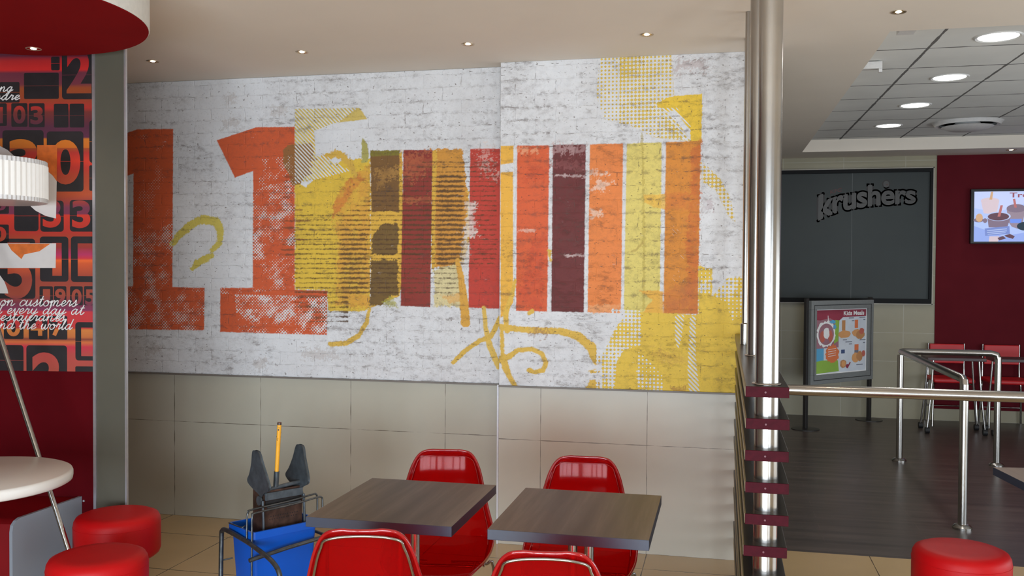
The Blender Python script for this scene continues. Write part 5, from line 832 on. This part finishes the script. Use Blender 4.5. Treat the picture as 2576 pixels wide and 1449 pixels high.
# ================================================================ round stools, booth table, bench
M_stool=mat('red_stool_vinyl',(182,4,10),.5,spec=.25,bump=(300,.12),noise=(5,.06))
M_seam=mat('stool_seam',(120,8,12),.5)
def make_stool(r=.19,h=.2):
    t=empty('round_stool'); z=.45
    pr=[(0,z)]+[(r*k,z-.002*k*k) for k in (.3,.6,.8)]+[(r-.03,z-.004),(r-.012,z-.012),(r-.003,z-.028),(r,z-.05),(r,z-h+.03),(r-.006,z-h+.012),(r-.02,z-h),(0,z-h)]
    mb=MB(); mb.lathe(pr[::-1],64); smooth_angle(mb.obj('cushion',M_stool,t),60)
    mb=MB(); mb.tube([(r*math.cos(a)*1.0,r*math.sin(a)*1.0,z-.05) for a in [2*math.pi*i/64 for i in range(64)]],.0012,6,closed=True); smooth_angle(mb.obj('seam',M_stool,t))
    mb=MB(); mb.lathe([(.03,.012),(.03,z-h)],32); smooth_angle(mb.obj('pedestal',M_steel,t))
    mb=MB(); mb.lathe([(.17,0),(.17,.008),(.15,.014),(.03,.02)],48); smooth_angle(mb.obj('base',M_steel,t))
    return t
st=make_stool()
for i,(x,y,lb) in enumerate(((-2.738,3.80,'round red padded stool behind, next to the steel column'),(-2.42,3.235,'round red padded stool in front, lowest at the left of the picture'),(.972,4.15,'round red padded stool at the right edge in front of the dark floor'))):
    o=st if i==0 else copy_tree(st); o.location=(x,y,0); tag(o,lb,'stool','round red stools')
M_white=mat('white_solid_surface',(226,222,216),.25,noise=(4,.02))
t=empty('round_table',(-3.0,3.2,0)); tag(t,'white round table with thick edge beside the red bench at the left','table')
mb=MB(); r=.392; mb.lathe([(0,.694),(r-.012,.694),(r-.002,.70),(r,.712),(r,.728),(r-.004,.737),(r-.012,.74),(0,.74)],96); smooth_angle(mb.obj('tabletop',M_white,t),60)
mb=MB(); mb.lathe([(.03,.012),(.03,.694)],32); smooth_angle(mb.obj('pedestal',M_steel,t))
mb=MB(); mb.lathe([(.22,0),(.22,.008),(.2,.014),(.03,.02)],48); smooth_angle(mb.obj('base',M_steel,t))
# bench along the red wall
M_bench=mat('bench_red_vinyl',(128,4,14),.45,spec=.25,bump=(200,.1),noise=(6,.08)); M_panel=mat('grey_bench_panel',(150,156,166),.4,noise=(2,.03))
t=empty('bench',(-3.5,3.75,0)); tag(t,'long red padded booth bench with a pale grey end panel against the red wall','bench')
def bx(pts): return pts
mb=MB()
pf=[(3.555,.03),(3.555,.41),(3.562,.434),(3.585,.446),(3.61,.45)]
sec=[]
def wy(x): return RED_W0[1]+(x-RED_W0[0])*math.tan(RA)-.004
for x in (-5.2,-3.108):
    dx=0 if x<-4 else 0
    off=(x+3.1)*math.tan(RA)
    sec.append([(x-(-3.5),p[0]+off-3.75,p[1]) for p in pf]+[(x+3.5,wy(x)-3.75,.45),(x+3.5,wy(x)-3.75,.03)])
n=len(pf)+2; mb.add(sec[0]+sec[1],[tuple(range(n)),tuple(range(n,2*n))[::-1]]+[(i,n+i,n+(i+1)%n,(i+1)%n) for i in range(n)])
smooth_angle(mb.obj('seat',M_bench,t),30)
mb=MB(); yb=wy(-3.09)-3.75; Mx=plane_frame((.392,0,0),(0,1,0),(0,0,1))
mb.prism([(3.55-3.75,0),(3.55-3.75,.40),(3.556-3.75,.43),(3.575-3.75,.447),(3.60-3.75,.455),(yb,.455),(yb,0)],.016,0,Mx); mb.obj('end_panel',M_panel,t)

# ================================================================ tripod floor lamp
t=empty('floor_lamp',(-3.30,3.60,0)); tag(t,'tripod floor lamp with a glowing white ribbed drum shade','lamp')
def shade_mat():
    m=bpy.data.materials.new('glowing_ribbed_shade'); m.use_nodes=True; n=m.node_tree.nodes; l=m.node_tree.links; p=n['Principled BSDF']
    tc_=n.new('ShaderNodeTexCoord'); nz=n.new('ShaderNodeTexNoise'); nz.inputs['Scale'].default_value=30; l.new(tc_.outputs['Object'],nz.inputs['Vector'])
    mr=n.new('ShaderNodeMapRange'); l.new(nz.outputs['Fac'],mr.inputs[0]); mr.inputs[3].default_value=.46; mr.inputs[4].default_value=.54
    l.new(mr.outputs[0],p.inputs['Emission Strength']); p.inputs['Base Color'].default_value=(.5,.49,.47,1); p.inputs['Emission Color'].default_value=(.70,.67,.62,1); p.inputs['Roughness'].default_value=.4
    return m
M_shade=shade_mat(); M_sedge=mat('clear_ribbed_edge',(214,212,210),.3)
sr=.275
mb=MB(); mb.lathe([(sr,1.905),(sr,2.055)],132,jag=.024); sh_=mb.obj('shade',M_shade,t)
sh_.modifiers.new('thickness','SOLIDIFY').thickness=.003
mb=MB(); mb.lathe([(sr,2.055),(sr*.995,2.076),(sr*.975,2.076)],180,jag=.016); mb.obj('top_rib_band',M_sedge,sh_)
mb=MB(); mb.lathe([(sr*.965,1.884),(sr*1.0,1.886),(sr,1.905)],180,jag=.014); mb.obj('bottom_rib_band',M_sedge,sh_)
mb=MB(); mb.lathe([(0,1.890),(.21,1.890)],64); mb.obj('diffuser',emis('lamp_diffuser',(255,246,226),1.6),sh_)
mb=MB(); mb.lathe([(.21,1.889),(.271,1.889)],64); mb.obj('shade_base',M_sedge,sh_)
A=Vector((-3.284,3.70,1.269)); B=Vector((-2.873,3.62,.36)); d=(B-A)
foot=A+d*(1.262/(1.269-.36)); top=A-d*(.57/(1.269-.36))
hub=Vector((-3.36,3.655,1.84))
Lc=Vector((-3.30,3.60,0))
mb=MB(); mb.tube([foot-Lc,top-Lc],.0115,20); smooth_angle(mb.obj('leg',M_chrome,t))
for p in (Vector((-3.40,3.24,.012)),Vector((-3.86,3.62,.46))):
    mb=MB(); mb.tube([p-Lc,top+Vector((-.03,-.02,0))-Lc],.0115,20); smooth_angle(mb.obj('leg',M_chrome,t))
mb=MB(); mb.lathe([(.035,0),(.045,.03),(.045,.06),(.0,.08)],32,c=tuple(top-Lc-Vector((0,0,.02)))); mb.tube([top-Lc,(0,0,1.90)],.014,16); smooth_angle(mb.obj('hub',M_chrome,t))
l=bpy.data.lights.new('lamp_glow','POINT'); l.energy=3; l.color=(1,.88,.7); l.shadow_soft_size=.08; o=bpy.data.objects.new('lamp_glow',l); COL.objects.link(o); o.parent=t; o.location=(0,0,1.98)


# ================================================================ mop bucket
M_blue=mat('blue_plastic',(0,84,190),.36,noise=(5,.05),bump=(120,.06)); M_wire=mat('worn_grey_metal_tube',(92,96,98),.36,.85,noise=(40,.3))
M_rust=mat('rusty_press_steel',(78,56,46),.6,.5,noise=(22,.45),bump=(90,.5)); M_gun=mat('dark_press_metal',(84,92,98),.42,.5,noise=(30,.25)); M_yel=mat('yellow_handle_paint',(240,172,50),.4); M_dk=mat('black_rubber',(24,24,26),.6)
e1=Vector((.56,.828,0)).normalized(); e2=Vector((-e1.y,e1.x,0)); N0=Vector((-2.087,3.874,0))
bt=empty('mop_bucket'); bt.matrix_world=Matrix(((e1.x,e2.x,0,N0.x),(e1.y,e2.y,0,N0.y),(0,0,1,0),(0,0,0,1))); tag(bt,'blue mop bucket in a grey tube frame on castors, standing by the tiled wall','bucket')
Lb,Wb,zr=.345,.235,.38
def rr(ins,z,r): return [(x,y,z) for x,y in rrect(ins,ins,Lb-ins,Wb-ins,r,6)]
rings=[rr(.022,.06,.02),rr(.006,zr-.032,.02),rr(.006,zr-.032,.02),rr(-.007,zr-.034,.022),rr(-.007,zr,.022),rr(.004,zr,.02),rr(.012,zr-.03,.018),rr(.026,.064,.016)]
mb=MB(); n=len(rings[0]); v=[p for r_ in rings for p in r_]
f=[(i*n+j,i*n+(j+1)%n,(i+1)*n+(j+1)%n,(i+1)*n+j) for i in range(len(rings)-1) for j in range(n)]+[tuple(range(n))[::-1],tuple((len(rings)-1)*n+j for j in range(n))]
mb.add(v,f); smooth_angle(mb.obj('blue_bin',M_blue,bt),40)
# tube frame
fr_=empty
mb=MB()
# side hoop at the near short side: up, over and down
mb.tube([(-.035,Wb+.02,.04),(-.03,Wb+.02,.30),(-.03,Wb+.01,.345),(-.025,Wb-.03,.352),(-.02,.02,.338),(-.02,-.08,.325),(-.02,-.20,.305),(-.02,-.27,.27),(-.02,-.29,.20),(-.02,-.29,.04)],.011,12,smooth=4)
mb.tube([(-.03,-.02,.262),(.16,-.03,.286),(Lb+.03,-.03,.300)],.010,12,smooth=2)
mb.tube([(Lb+.03,-.03,.30),(Lb+.03,-.03,.04)],.0085,12); mb.tube([(Lb+.03,-.03,.30),(Lb+.03,Wb+.02,.30),(Lb+.03,Wb+.02,.04)],.0085,12)
mb.tube([(-.035,Wb+.02,.06),(Lb+.03,Wb+.02,.06)],.0085,10); mb.tube([(-.02,-.28,.06),(Lb+.03,-.03,.06)],.0085,10); mb.tube([(-.03,Wb+.02,.06),(-.02,-.28,.06)],.0085,10)
mb.tube([(-.03,Wb+.02,.20),(.02,Wb+.005,.205)],.004,8)
smooth_angle(mb.obj('tube_frame',M_wire,bt),50)
mb=MB()
for dz,dy in ((0,-.012),(.005,.035)):
    mb.tube([(-.014,dy,.06 if dy<0 else .34),(-.012,dy,.44+dz),(-.006,dy,.462+dz),(.012,dy,.472+dz),(.20,dy,.480+dz),(.33,dy,.492+dz),(.352,dy,.488+dz),(.358,dy,.47),(.358,dy,.36)],.0045,10,smooth=4)
smooth_angle(mb.obj('wire_guard',M_wire,bt),50)
mb=MB(); mb.tube([(-.012,Wb-.02,zr+.004),(-.010,.10,zr+.006),(.006,.09,zr+.012),(.012,.11,zr+.004)],.003,8,smooth=3); smooth_angle(mb.obj('wire_hook',M_wire,bt),50)
for (x,y) in ((-.035,Wb+.02),(-.02,-.29),(Lb+.03,-.03),(Lb+.03,Wb+.02)):
    mb=MB(); mb.tube([(x-.012,y,.022),(x+.012,y,.022)],.022,20); c_=smooth_angle(mb.obj('castor',M_dk,bt))
# press
W0_=.06
mb=MB()
mb.box((.03,W0_,.19),(.29,W0_+.004,.60)); mb.box((.03,W0_+.10,.19),(.29,W0_+.104,.58)); mb.box((.03,W0_,.19),(.034,W0_+.104,.6)); mb.box((.286,W0_,.19),(.29,W0_+.104,.6)); mb.box((.03,W0_,.188),(.29,W0_+.104,.192))
body=mb.obj('press_box',M_rust,bt,bevel=.001)
mb=MB()
for i in range(12):
    for j in range(2): 
        x=.07+i*.016+(j*.008); mb.tube([(x,W0_-.0012,.462+j*.014),(x,W0_+.001,.462+j*.014)],.0028,8)
mb.obj('drain_holes',M_dk,body)
mb=MB(); mb.box((.04,W0_-.003,.532),(.27,W0_-.0005,.552)); mb.obj('slot',M_dk,body)
mb=MB(); mb.box((.035,W0_-.012,.556),(.285,W0_-.002,.592)); mb.tube([(.045,W0_-.012,.524),(.27,W0_-.012,.528)],.005,8); mb.obj('press_plate',M_gun,bt,bevel=.002)
mb=MB(); mb.tube([(.02,W0_+.01,.60),(.08,W0_+.01,.604),(.2,W0_+.01,.612),(.285,W0_+.01,.614),(.292,W0_+.012,.604)],.010,12,smooth=4); smooth_angle(mb.obj('crossbar',M_gun,bt),50)
def jaw(u0,lean,name='press_jaw'):
    out=[(-.055,.635),(-.038,.612),(.0,.588),(.02,.575),(.035,.60),(.056,.618),(.060,.64),(.046,.69),(.028,.745),(.016,.79),(.006,.803),(-.012,.803),(-.02,.79),(-.028,.73),(-.042,.67)]
    out=[(p.x,p.y) for p in catmull([Vector((a,b,0)) for a,b in out],4,True)]
    P=[]
    for k,th in ((0,0),(1,.016)):
        for v_,z in out:
            P.append(Vector((u0+th+lean*(z-.6), W0_+.045-v_*1.75, .6+(z-.6)*.9)))
    n=len(out)
    mb=MB(); mb.add(P,[tuple(range(n)),tuple(range(n,2*n))[::-1]]+[(i,(i+1)%n,n+(i+1)%n,n+i) for i in range(n)])
    j=mb.obj(name,M_gun,bt,bevel=.004,seg=3); return j
jaw(.020,-.05); jaw(.272,.16)
for u in (.016,.29):
    mb=MB(); mb.tube([(u,W0_-.012,.56),(u,W0_-.016,.50),(u+.004,W0_-.014,.44),(u+.004,W0_-.01,.36)],.0075,10,smooth=3); mb.tube([(u-.006,W0_+.02,.555),(u+.006,W0_+.02,.555)],.022,20); smooth_angle(mb.obj('press_arm',M_gun,bt),50)
hd=Vector((.125,W0_+.012,.61)); hu=Vector((.0,-.035,.315)); 
mb=MB(); mb.tube([hd,hd+hu*.24],.0125,20); smooth_angle(mb.obj('handle_socket',M_gun,bt))
mb=MB(); mb.tube([hd+hu*.22,hd+hu*.95],.0098,20); smooth_angle(mb.obj('handle',[M_yel],bt))
mb=MB(); mb.tube([hd+hu*.95,hd+hu*.985],.0099,20); smooth_angle(mb.obj('handle_tip',mat('bare_metal_tip',(110,100,100),.3,.9),bt))
random.seed(5); mb=MB()
for k in range(12):
    a=random.uniform(0,6.28); f_=random.uniform(.72,.93); c=hd+hu*f_; r_=random.uniform(.0015,.004); nrm=Vector((math.cos(a),math.sin(a),0)); s_=Vector((-math.sin(a),math.cos(a),0)); up=hu.normalized()
    mb.add([c+nrm*.0102+s_*(r_*math.cos(q))+up*(r_*1.3*math.sin(q)) for q in [6.283*i/8 for i in range(8)]],[tuple(range(8))])
mb.obj('paint_chips',mat('chipped_metal',(70,56,56),.4,.6),bt)

for ch in list(bt.children):
    if ch.name.split('.')[0] in ('press_box','press_plate','crossbar','press_jaw','press_arm'): ch.scale.x=.79; ch.location.x=.0613; ch.location.z=-.055
    if ch.name.split('.')[0] in ('handle_socket','handle','handle_tip','paint_chips'): ch.location.x=.03; ch.location.z=-.055

# ================================================================ dark wall panel with lettering
M_pf=mat('dark_panel_frame',(14,15,17),.6,spec=.2); M_glass=mat('dark_grey_film',(54,60,60),.5,noise=(1.2,.1),spec=.3); M_le=mat('pale_frame_edge',(176,170,158),.5)
t=empty('wall_panel',(1.0,YF,1.3)); tag(t,'big dark framed wall panel with a faint outlined word, on the far tiled wall','wall panel')
def fb(name,x0,x1,z0,z1,y0,y1,m,par=t):
    mb=MB(); mb.box((x0-1.0,y0-YF,z0-1.3),(x1-1.0,y1-YF,z1-1.3)); return mb.obj(name,m,par)
fb('panel_face',-.8,2.172,1.31,2.69,YF-.02,YF-.002,M_glass)
mb=MB()
for (x0,x1,z0,z1) in ((-.84,2.197,2.688,2.728),(-.84,2.197,1.262,1.312),(2.168,2.197,1.312,2.688),(-.84,-.79,1.312,2.688)): mb.box((x0-1,-.05,z0-1.3),(x1-1,-.001,z1-1.3))
mb.obj('frame',M_pf,t)
mb=MB()
for (x0,x1,z0,z1) in ((-.85,2.208,2.728,2.738),(-.85,2.208,1.252,1.262),(2.197,2.208,1.252,2.738)): mb.box((x0-1,-.045,z0-1.3),(x1-1,-.001,z1-1.3))
mb.obj('edge_trim',M_le,t)
mb=MB(); mb.box((1.372-1,-.0215,.012),(1.376-1,-.02,1.39)); mb.obj('sheet_seam',mat('seam_grey',(96,100,100),.5),t)
PXM=.0004475; PXZ=.000473; LX=.941; LZ=2.668    # lettering scale and crop origin on the panel
M_lo=mat('dark_brown_outline',(22,15,15),.5); M_li=mat('grey_letter_fill',(62,61,60),.45); M_lr=mat('dull_red_lettering',(78,30,30),.5)
PF=plane_frame((0,-.0206,0),(1,0,0),(0,0,1))
def lw(g=0):
    def f(s,t_):
        X=165+g+(2275-2*g)*max(s,0)**.97; base=1060-165*(1-math.exp(-s*4.2))*1.35-185*(1-math.exp(-s*2.2)); h=(600-170*s)
        if s<.13: base+=0
        Y=base-(h*(-.03+1.03*t_))+(-g if t_<.2 else (g if t_>.8 else 0))
        return (LX-1+X*PXM, LZ-1.3-Y*PXZ)
    return f
def outlined(mb,body,off,warp,r,d,mi,spacing=1):
    v,f=text_geo(body,off,spacing=spacing); ax=min(p[0] for p in v); bx_=max(p[0] for p in v); ay=min(p[1] for p in v); by=max(p[1] for p in v)
    key={}; idx=[]
    for p in v:
        k=(round(p[0],4),round(p[1],4)); idx.append(key.setdefault(k,len(key)))
    pts=list(key); cnt={}
    for q_ in f:
        for i in range(len(q_)):
            a,b=idx[q_[i]],idx[q_[(i+1)%len(q_)]]; e=(min(a,b),max(a,b)); cnt[e]=cnt.get(e,0)+1
    W=[warp((x-ax)/(bx_-ax),(y-ay)/(by-ay)) for x,y in pts]
    for (a,b),c in cnt.items():
        if c!=1 or a==b: continue
        p,q_=Vector((*W[a],0)),Vector((*W[b],0)); t_=(q_-p)
        if t_.length<1e-6: continue
        t_.normalize(); n_=Vector((-t_.y,t_.x,0))*r; e_=t_*r*.95
        mb.flat([tuple((p-e_+n_)[:2]),tuple((p-e_-n_)[:2]),tuple((q_+e_-n_)[:2]),tuple((q_+e_+n_)[:2])],mi,PF,d)
mb=MB(); outlined(mb,'krushers',.030,lw(10),.0165,.0006,0,.95); fit_text(mb,'krushers',0,0,1,1,PF,.0012,1,.030,warp=lw(10),spacing=.95)
cx_,cz_=LX-1+1750*PXM,LZ-1.3-225*PXZ
def P2(pts,mi,d): mb.flat(pts,mi,PF,d)
P2(circ(.042,24,cx_,cz_,.050),0,.0004); P2(circ(.030,24,cx_,cz_,.037),1,.0016); P2([(cx_-.03,cz_-.03),(cx_+.045,cz_-.03),(cx_+.01,cz_-.075)],0,.0004)
P2(circ(.012,12,cx_+.006,cz_-.006,.004),2,.0022)
fit_text(mb,'KFC',LX-1+455*PXM,LZ-1.3-440*PXM,LX-1+720*PXM,LZ-1.3-330*PXM,PF,.0006,2,.02,warp=lambda s,t_:(LX-1+(455+265*s)*PXM,LZ-1.3-(440-60*s-90*t_)*PXZ))
mb.obj('lettering',[M_lo,M_li,M_lr],t)

# ================================================================ wall television
t=empty('television',(3.1,YF-.03,2.2)); tag(t,'wall-mounted screen showing a drinks advert on the far maroon wall','television')
mb=MB(); mb.box((-.535,-.06,-.29),(.535,-.005,.29)); mb.obj('casing',mat('black_bezel',(22,24,30),.35),t,bevel=.004)
mb=MB(); mb.box((-.05,-.005,-.05),(.05,.016,.05)); mb.obj('wall_bracket',M_dk,t)
TVM=plane_frame((0,-.0605,0),(1,0,0),(0,0,1))
def em(c,k=.86): return emis('screen_colour',c,k)
sx0,sx1,sz0,sz1=-.503,.503,-.265,.262
cols=[em((176,196,246)),em((214,196,206)),em((206,150,130)),em((128,112,132)),em((150,134,150)),em((184,110,110)),em((206,166,130)),em((30,50,66)),em((120,140,206)),em((180,196,236)),em((96,66,80)),em((150,84,100)),em((196,208,248)),em((150,172,236)),em((112,146,236))]
mb=MB(); 
q=lambda px,py:(sx0+(px-225)*.00060, sz1-(py-245)*.000555)
def tf(pts,mi,d): mb.flat([q(*p) for p in pts],mi,TVM,d)
mb.flat([(sx0,sz0),(sx1,sz0),(sx1,sz1),(sx0,sz1)],0,TVM,.0002)
tf([(225,245),(1200,245),(1200,420),(600,640),(225,560)],12,.0004); tf([(225,900),(700,1100),(1200,1000),(1200,1200),(225,1200)],13,.0004)
tf(circ(150,24,480,420,60),1,.0008); tf([(335,430),(630,430),(595,640),(470,670),(380,660)],1,.0009); tf([(495,250),(530,250),(515,400),(470,400)],6,.001)
tf(circ(58,20,310,745,80),6,.001); tf(circ(85,20,300,790,42),3,.0009); tf(circ(35,16,405,800,45),3,.0009)
tf([(750,580),(1055,580),(1010,860),(940,960),(840,920),(790,840)],4,.0009); tf(circ(155,28,905,570,80),3,.001); tf([(850,395),(885,390),(915,555),(875,555)],5,.0014); tf([(800,770),(1000,770),(985,850),(815,850)],14,.0012)
tf([(440,730),(820,730),(765,930),(465,930)],3,.0013); tf(circ(195,32,625,720,88),9,.0014); tf(circ(172,32,620,725,74),10,.0016); tf([(650,510),(690,510),(650,725),(605,725)],5,.0018)
tf([(400,950),(800,905),(810,1055),(410,1090)],8,.0018); tf([(440,985),(760,950),(760,965),(440,1000)],9,.002); tf([(440,1020),(760,990),(760,1005),(440,1036)],9,.002); tf([(450,1055),(740,1025),(740,1038),(450,1068)],9,.002)
tf(circ(130,24,1050,910,82),7,.0015); tf([(480,1100),(640,1100),(620,1200),(470,1200)],1,.0012); tf([(610,1130),(700,1095),(750,1140),(640,1180)],10,.0016); tf([(720,1085),(810,1055),(890,1100),(860,1150),(760,1115)],10,.0016)
a=q(795,365); b=q(1325,270); fit_text(mb,'Treats',a[0],a[1],b[0],b[1],TVM,.0015,11,.02); a=q(1105,420); b=q(1330,395); fit_text(mb,'Krushers',a[0],a[1],b[0],b[1],TVM,.0015,8,.01)
mb.obj('display',cols,t)

# ================================================================ menu stand
U=Vector((.724,.795,0)).normalized()
t=empty('menu_stand',(.845,9.857,0)); tag(t,'freestanding grey framed children menu poster on two dark posts','sign stand')
SM=plane_frame((0,0,0),U,(0,0,1)); SL=1.075
M_sf=mat('grey_stand_frame',(128,132,132),.5,.1); M_sp=mat('dark_stand_post',(60,58,58),.4,.5)
for u in (0,SL):
    mb=MB(); mb.box((u-.02,0,-.04),(u+.02,1.33,-.005),0,SM); p=mb.obj('post',M_sp,t,bevel=.002)
    mb=MB(); mb.lathe([(.14,0),(.14,.006),(.0,.012)],32,c=tuple(SM@Vector((u,0,-.02)))); b=smooth_angle(mb.obj('foot_plate',M_sp,t)); b.parent=p
mb=MB()
a0,a1,b0,b1=.012,1.063,.45,1.305; c0,c1,d0_,d1=.10,.975,.545,1.215
for (x0,y0,x1,y1) in ((a0,b0,a1,d0_),(a0,d1,a1,b1),(a0,d0_,c0,d1),(c1,d0_,a1,d1)): mb.box((x0,y0,-.005),(x1,y1,.03),0,SM)
mb.box((a0,b0,-.012),(a1,b1,-.003),0,SM)
mb.obj('frame',M_sf,t,bevel=.003)
g_=MB()
for (x0,y0,x1,y1) in ((.055,.49,.062,1.262),(1.012,.49,1.02,1.262),(.055,1.256,1.02,1.262),(.055,.49,1.02,.496)): g_.box((x0,y0,.03),(x1,y1,.0312),0,SM)
g_.obj('clip_groove',M_dk,t)
pc=[mat('print_colour',c,.4,noise=(6,.06)) for c in ((214,222,232),(156,66,84),(166,120,132),(150,190,84),(96,172,214),(230,128,84),(196,142,96),(222,164,110),(244,244,244),(120,126,140),(70,90,130),(200,110,96))]
mb=MB()
pw,ph=c1-c0,d1-d0_
def pf_(pts,mi,d): mb.flat([(c0+pw*x,d0_+ph*y) for x,y in pts],mi,SM,d)
def rnd(cx,cy,rx,ry,n,j,seed):
    rs=random.Random(seed); return [(cx+rx*(1+rs.uniform(-j,j))*math.cos(6.283*i/n),cy+ry*(1+rs.uniform(-j,j))*math.sin(6.283*i/n)) for i in range(n)]
pf_([(0,0),(1,0),(1,1),(0,1)],8,.004); pf_([(.015,.015),(.985,.015),(.985,.985),(.015,.985)],0,.0044)
pf_([(.015,.985),(.45,.985),(.45,.40),(.015,.40)],2,.0048); pf_([(.015,.985),(.985,.985),(.985,.875),(.53,.87),(.46,.82),(.40,.80),(.28,.86),(.10,.83),(.015,.84)],1,.0052)
pf_([(.38,.83),(.46,.82),(.44,.5),(.36,.46)],3,.0054); pf_([(.015,.40),(.17,.40),(.17,.20),(.015,.20)],4,.0052); pf_([(.015,.20),(.14,.215),(.44,.2),(.46,.03),(.015,.015)],3,.0055)
pf_(rnd(.33,.80,.06,.03,12,.2,1),4,.0058); pf_(rnd(.37,.72,.03,.04,12,.2,2),4,.0058)
pf_(rnd(.21,.62,.175,.20,40,.10,3),8,.0058); pf_(circ(.145,36,.21,.615,.165),2,.0062); pf_(rnd(.14,.58,.05,.09,18,.12,5),11,.0064); pf_(rnd(.29,.58,.04,.09,18,.1,6),11,.0064); pf_(rnd(.215,.63,.055,.09,20,.10,4),8,.0066)
pf_([(.24,.79),(.255,.79),(.245,.90),(.235,.90)],8,.0064); pf_(rnd(.33,.31,.13,.14,36,.16,7),5,.0064)
for k in range(4): pf_([(.25,.37-k*.035),(.40,.385-k*.035),(.40,.392-k*.035),(.25,.378-k*.035)],8,.0068)
for (x,y,w_,h,c) in ((.51,.66,.065,.16,6),(.76,.69,.065,.13,5),(.76,.34,.08,.09,5),(.76,.28,.08,.06,9)): pf_([(x,y),(x+w_,y),(x+w_,y+h),(x,y+h)],c,.006)
for i,(x,y,rx,ry,c) in enumerate(((.56,.60,.12,.06,7),(.80,.61,.09,.06,7),(.87,.58,.09,.07,6),(.90,.64,.05,.05,11),(.78,.22,.07,.08,7),(.86,.24,.06,.08,6),(.94,.28,.035,.05,11),(.54,.14,.06,.065,6),(.55,.14,.04,.045,7),(.62,.10,.03,.03,1))): pf_(rnd(x,y,rx,ry,18,.10,10+i),c,.0062+i*.0001)
pf_([(.50,.30),(.57,.30),(.57,.36),(.50,.36)],10,.006); pf_([(.61,.07),(.63,.06),(.69,.15),(.67,.16)],1,.0064)
for (x,y,w_) in ((.64,.845,.10),(.70,.80,.05),(.85,.85,.12),(.93,.81,.04),(.58,.47,.13),(.65,.435,.06),(.86,.49,.12),(.93,.445,.04),(.53,.505,.08),(.80,.10,.13)): pf_([(x,y),(x+w_,y),(x+w_,y+.014),(x,y+.014)],9,.006)
fit_text(mb,'Kids Meals',c0+pw*.54,d0_+ph*.895,c0+pw*.945,d0_+ph*.965,SM,.0062,8,.03)
mb.obj('poster',pc,t)


# ================================================================ far furniture
M_far=mat('far_red_vinyl',(196,26,34),.4,noise=(5,.06))
def far_chair():
    t=empty('dining_chair')
    mb=MB(); mb.box((-.17,.17,.63),(.17,.20,.835)); mb.obj('backrest',M_far,t,bevel=.008)
    mb=MB(); mb.box((-.2,-.2,.455),(.2,.19,.50)); mb.obj('seat',M_far,t,bevel=.018,seg=4)
    for s in (-1,1):
        mb=MB(); mb.tube([(s*.16,-.10,.445),(s*.19,-.15,.43),(s*.205,-.19,.30),(s*.215,-.22,.006)],.011,12,smooth=4); smooth_angle(mb.obj('leg',M_chrome,t),60)
        mb=MB(); mb.tube([(s*.178,.205,.84),(s*.18,.205,.5),(s*.19,.18,.40),(s*.205,.21,.006)],.011,12,smooth=4); smooth_angle(mb.obj('leg',M_chrome,t),60)
    mb=MB(); mb.tube([(-.2,.195,.17),(.2,.195,.17)],.007,8); smooth_angle(mb.obj('stretcher',M_chrome,t),60)
    return t
fc=far_chair()
for i,(x,lb) in enumerate(((2.345,'red padded chair with chrome legs against the far maroon wall, left one of two'),(2.885,'red padded chair with chrome legs at the far maroon wall, right one of two'))):
    o=fc if i==0 else copy_tree(fc); o.location=(x,10.58,0); tag(o,lb,'chair','red chairs at the far wall')
def far_table(x0,x1,y0,y1,label):
    t=empty('far_table',((x0+x1)/2,(y0+y1)/2,0)); tag(t,label,'table','small dark tables at the far wall'); hx=(x1-x0)/2; hy=(y1-y0)/2
    mb=MB(); mb.box((-hx,-hy,.725),(hx,hy,.755)); mb.obj('tabletop',mat('dark_table_top',(70,52,54),.4),t,bevel=.004)
    for sx_ in (-1,1):
        for sy in (-1,1):
            mb=MB(); mb.tube([(sx_*(hx-.06),sy*(hy-.03),.725),(sx_*(hx-.04),sy*(hy-.02),.4),(sx_*hx*.98,sy*hy,.05)],.010,10,smooth=3); lg=smooth_angle(mb.obj('leg',M_chrome,t),60)
            mb=MB(); mb.tube([(sx_*hx*.98-.02,sy*hy,.03),(sx_*hx*.98+.02,sy*hy,.03)],.03,16); c_=smooth_angle(mb.obj('castor',M_dk,t)); c_.parent=lg
    return t
far_table(1.99,2.53,9.93,10.25,'small dark topped table in front of the left far red chair')
far_table(2.60,3.3,9.93,10.25,'small dark topped table in front of the right far red chair')
bpy.context.view_layer.update()
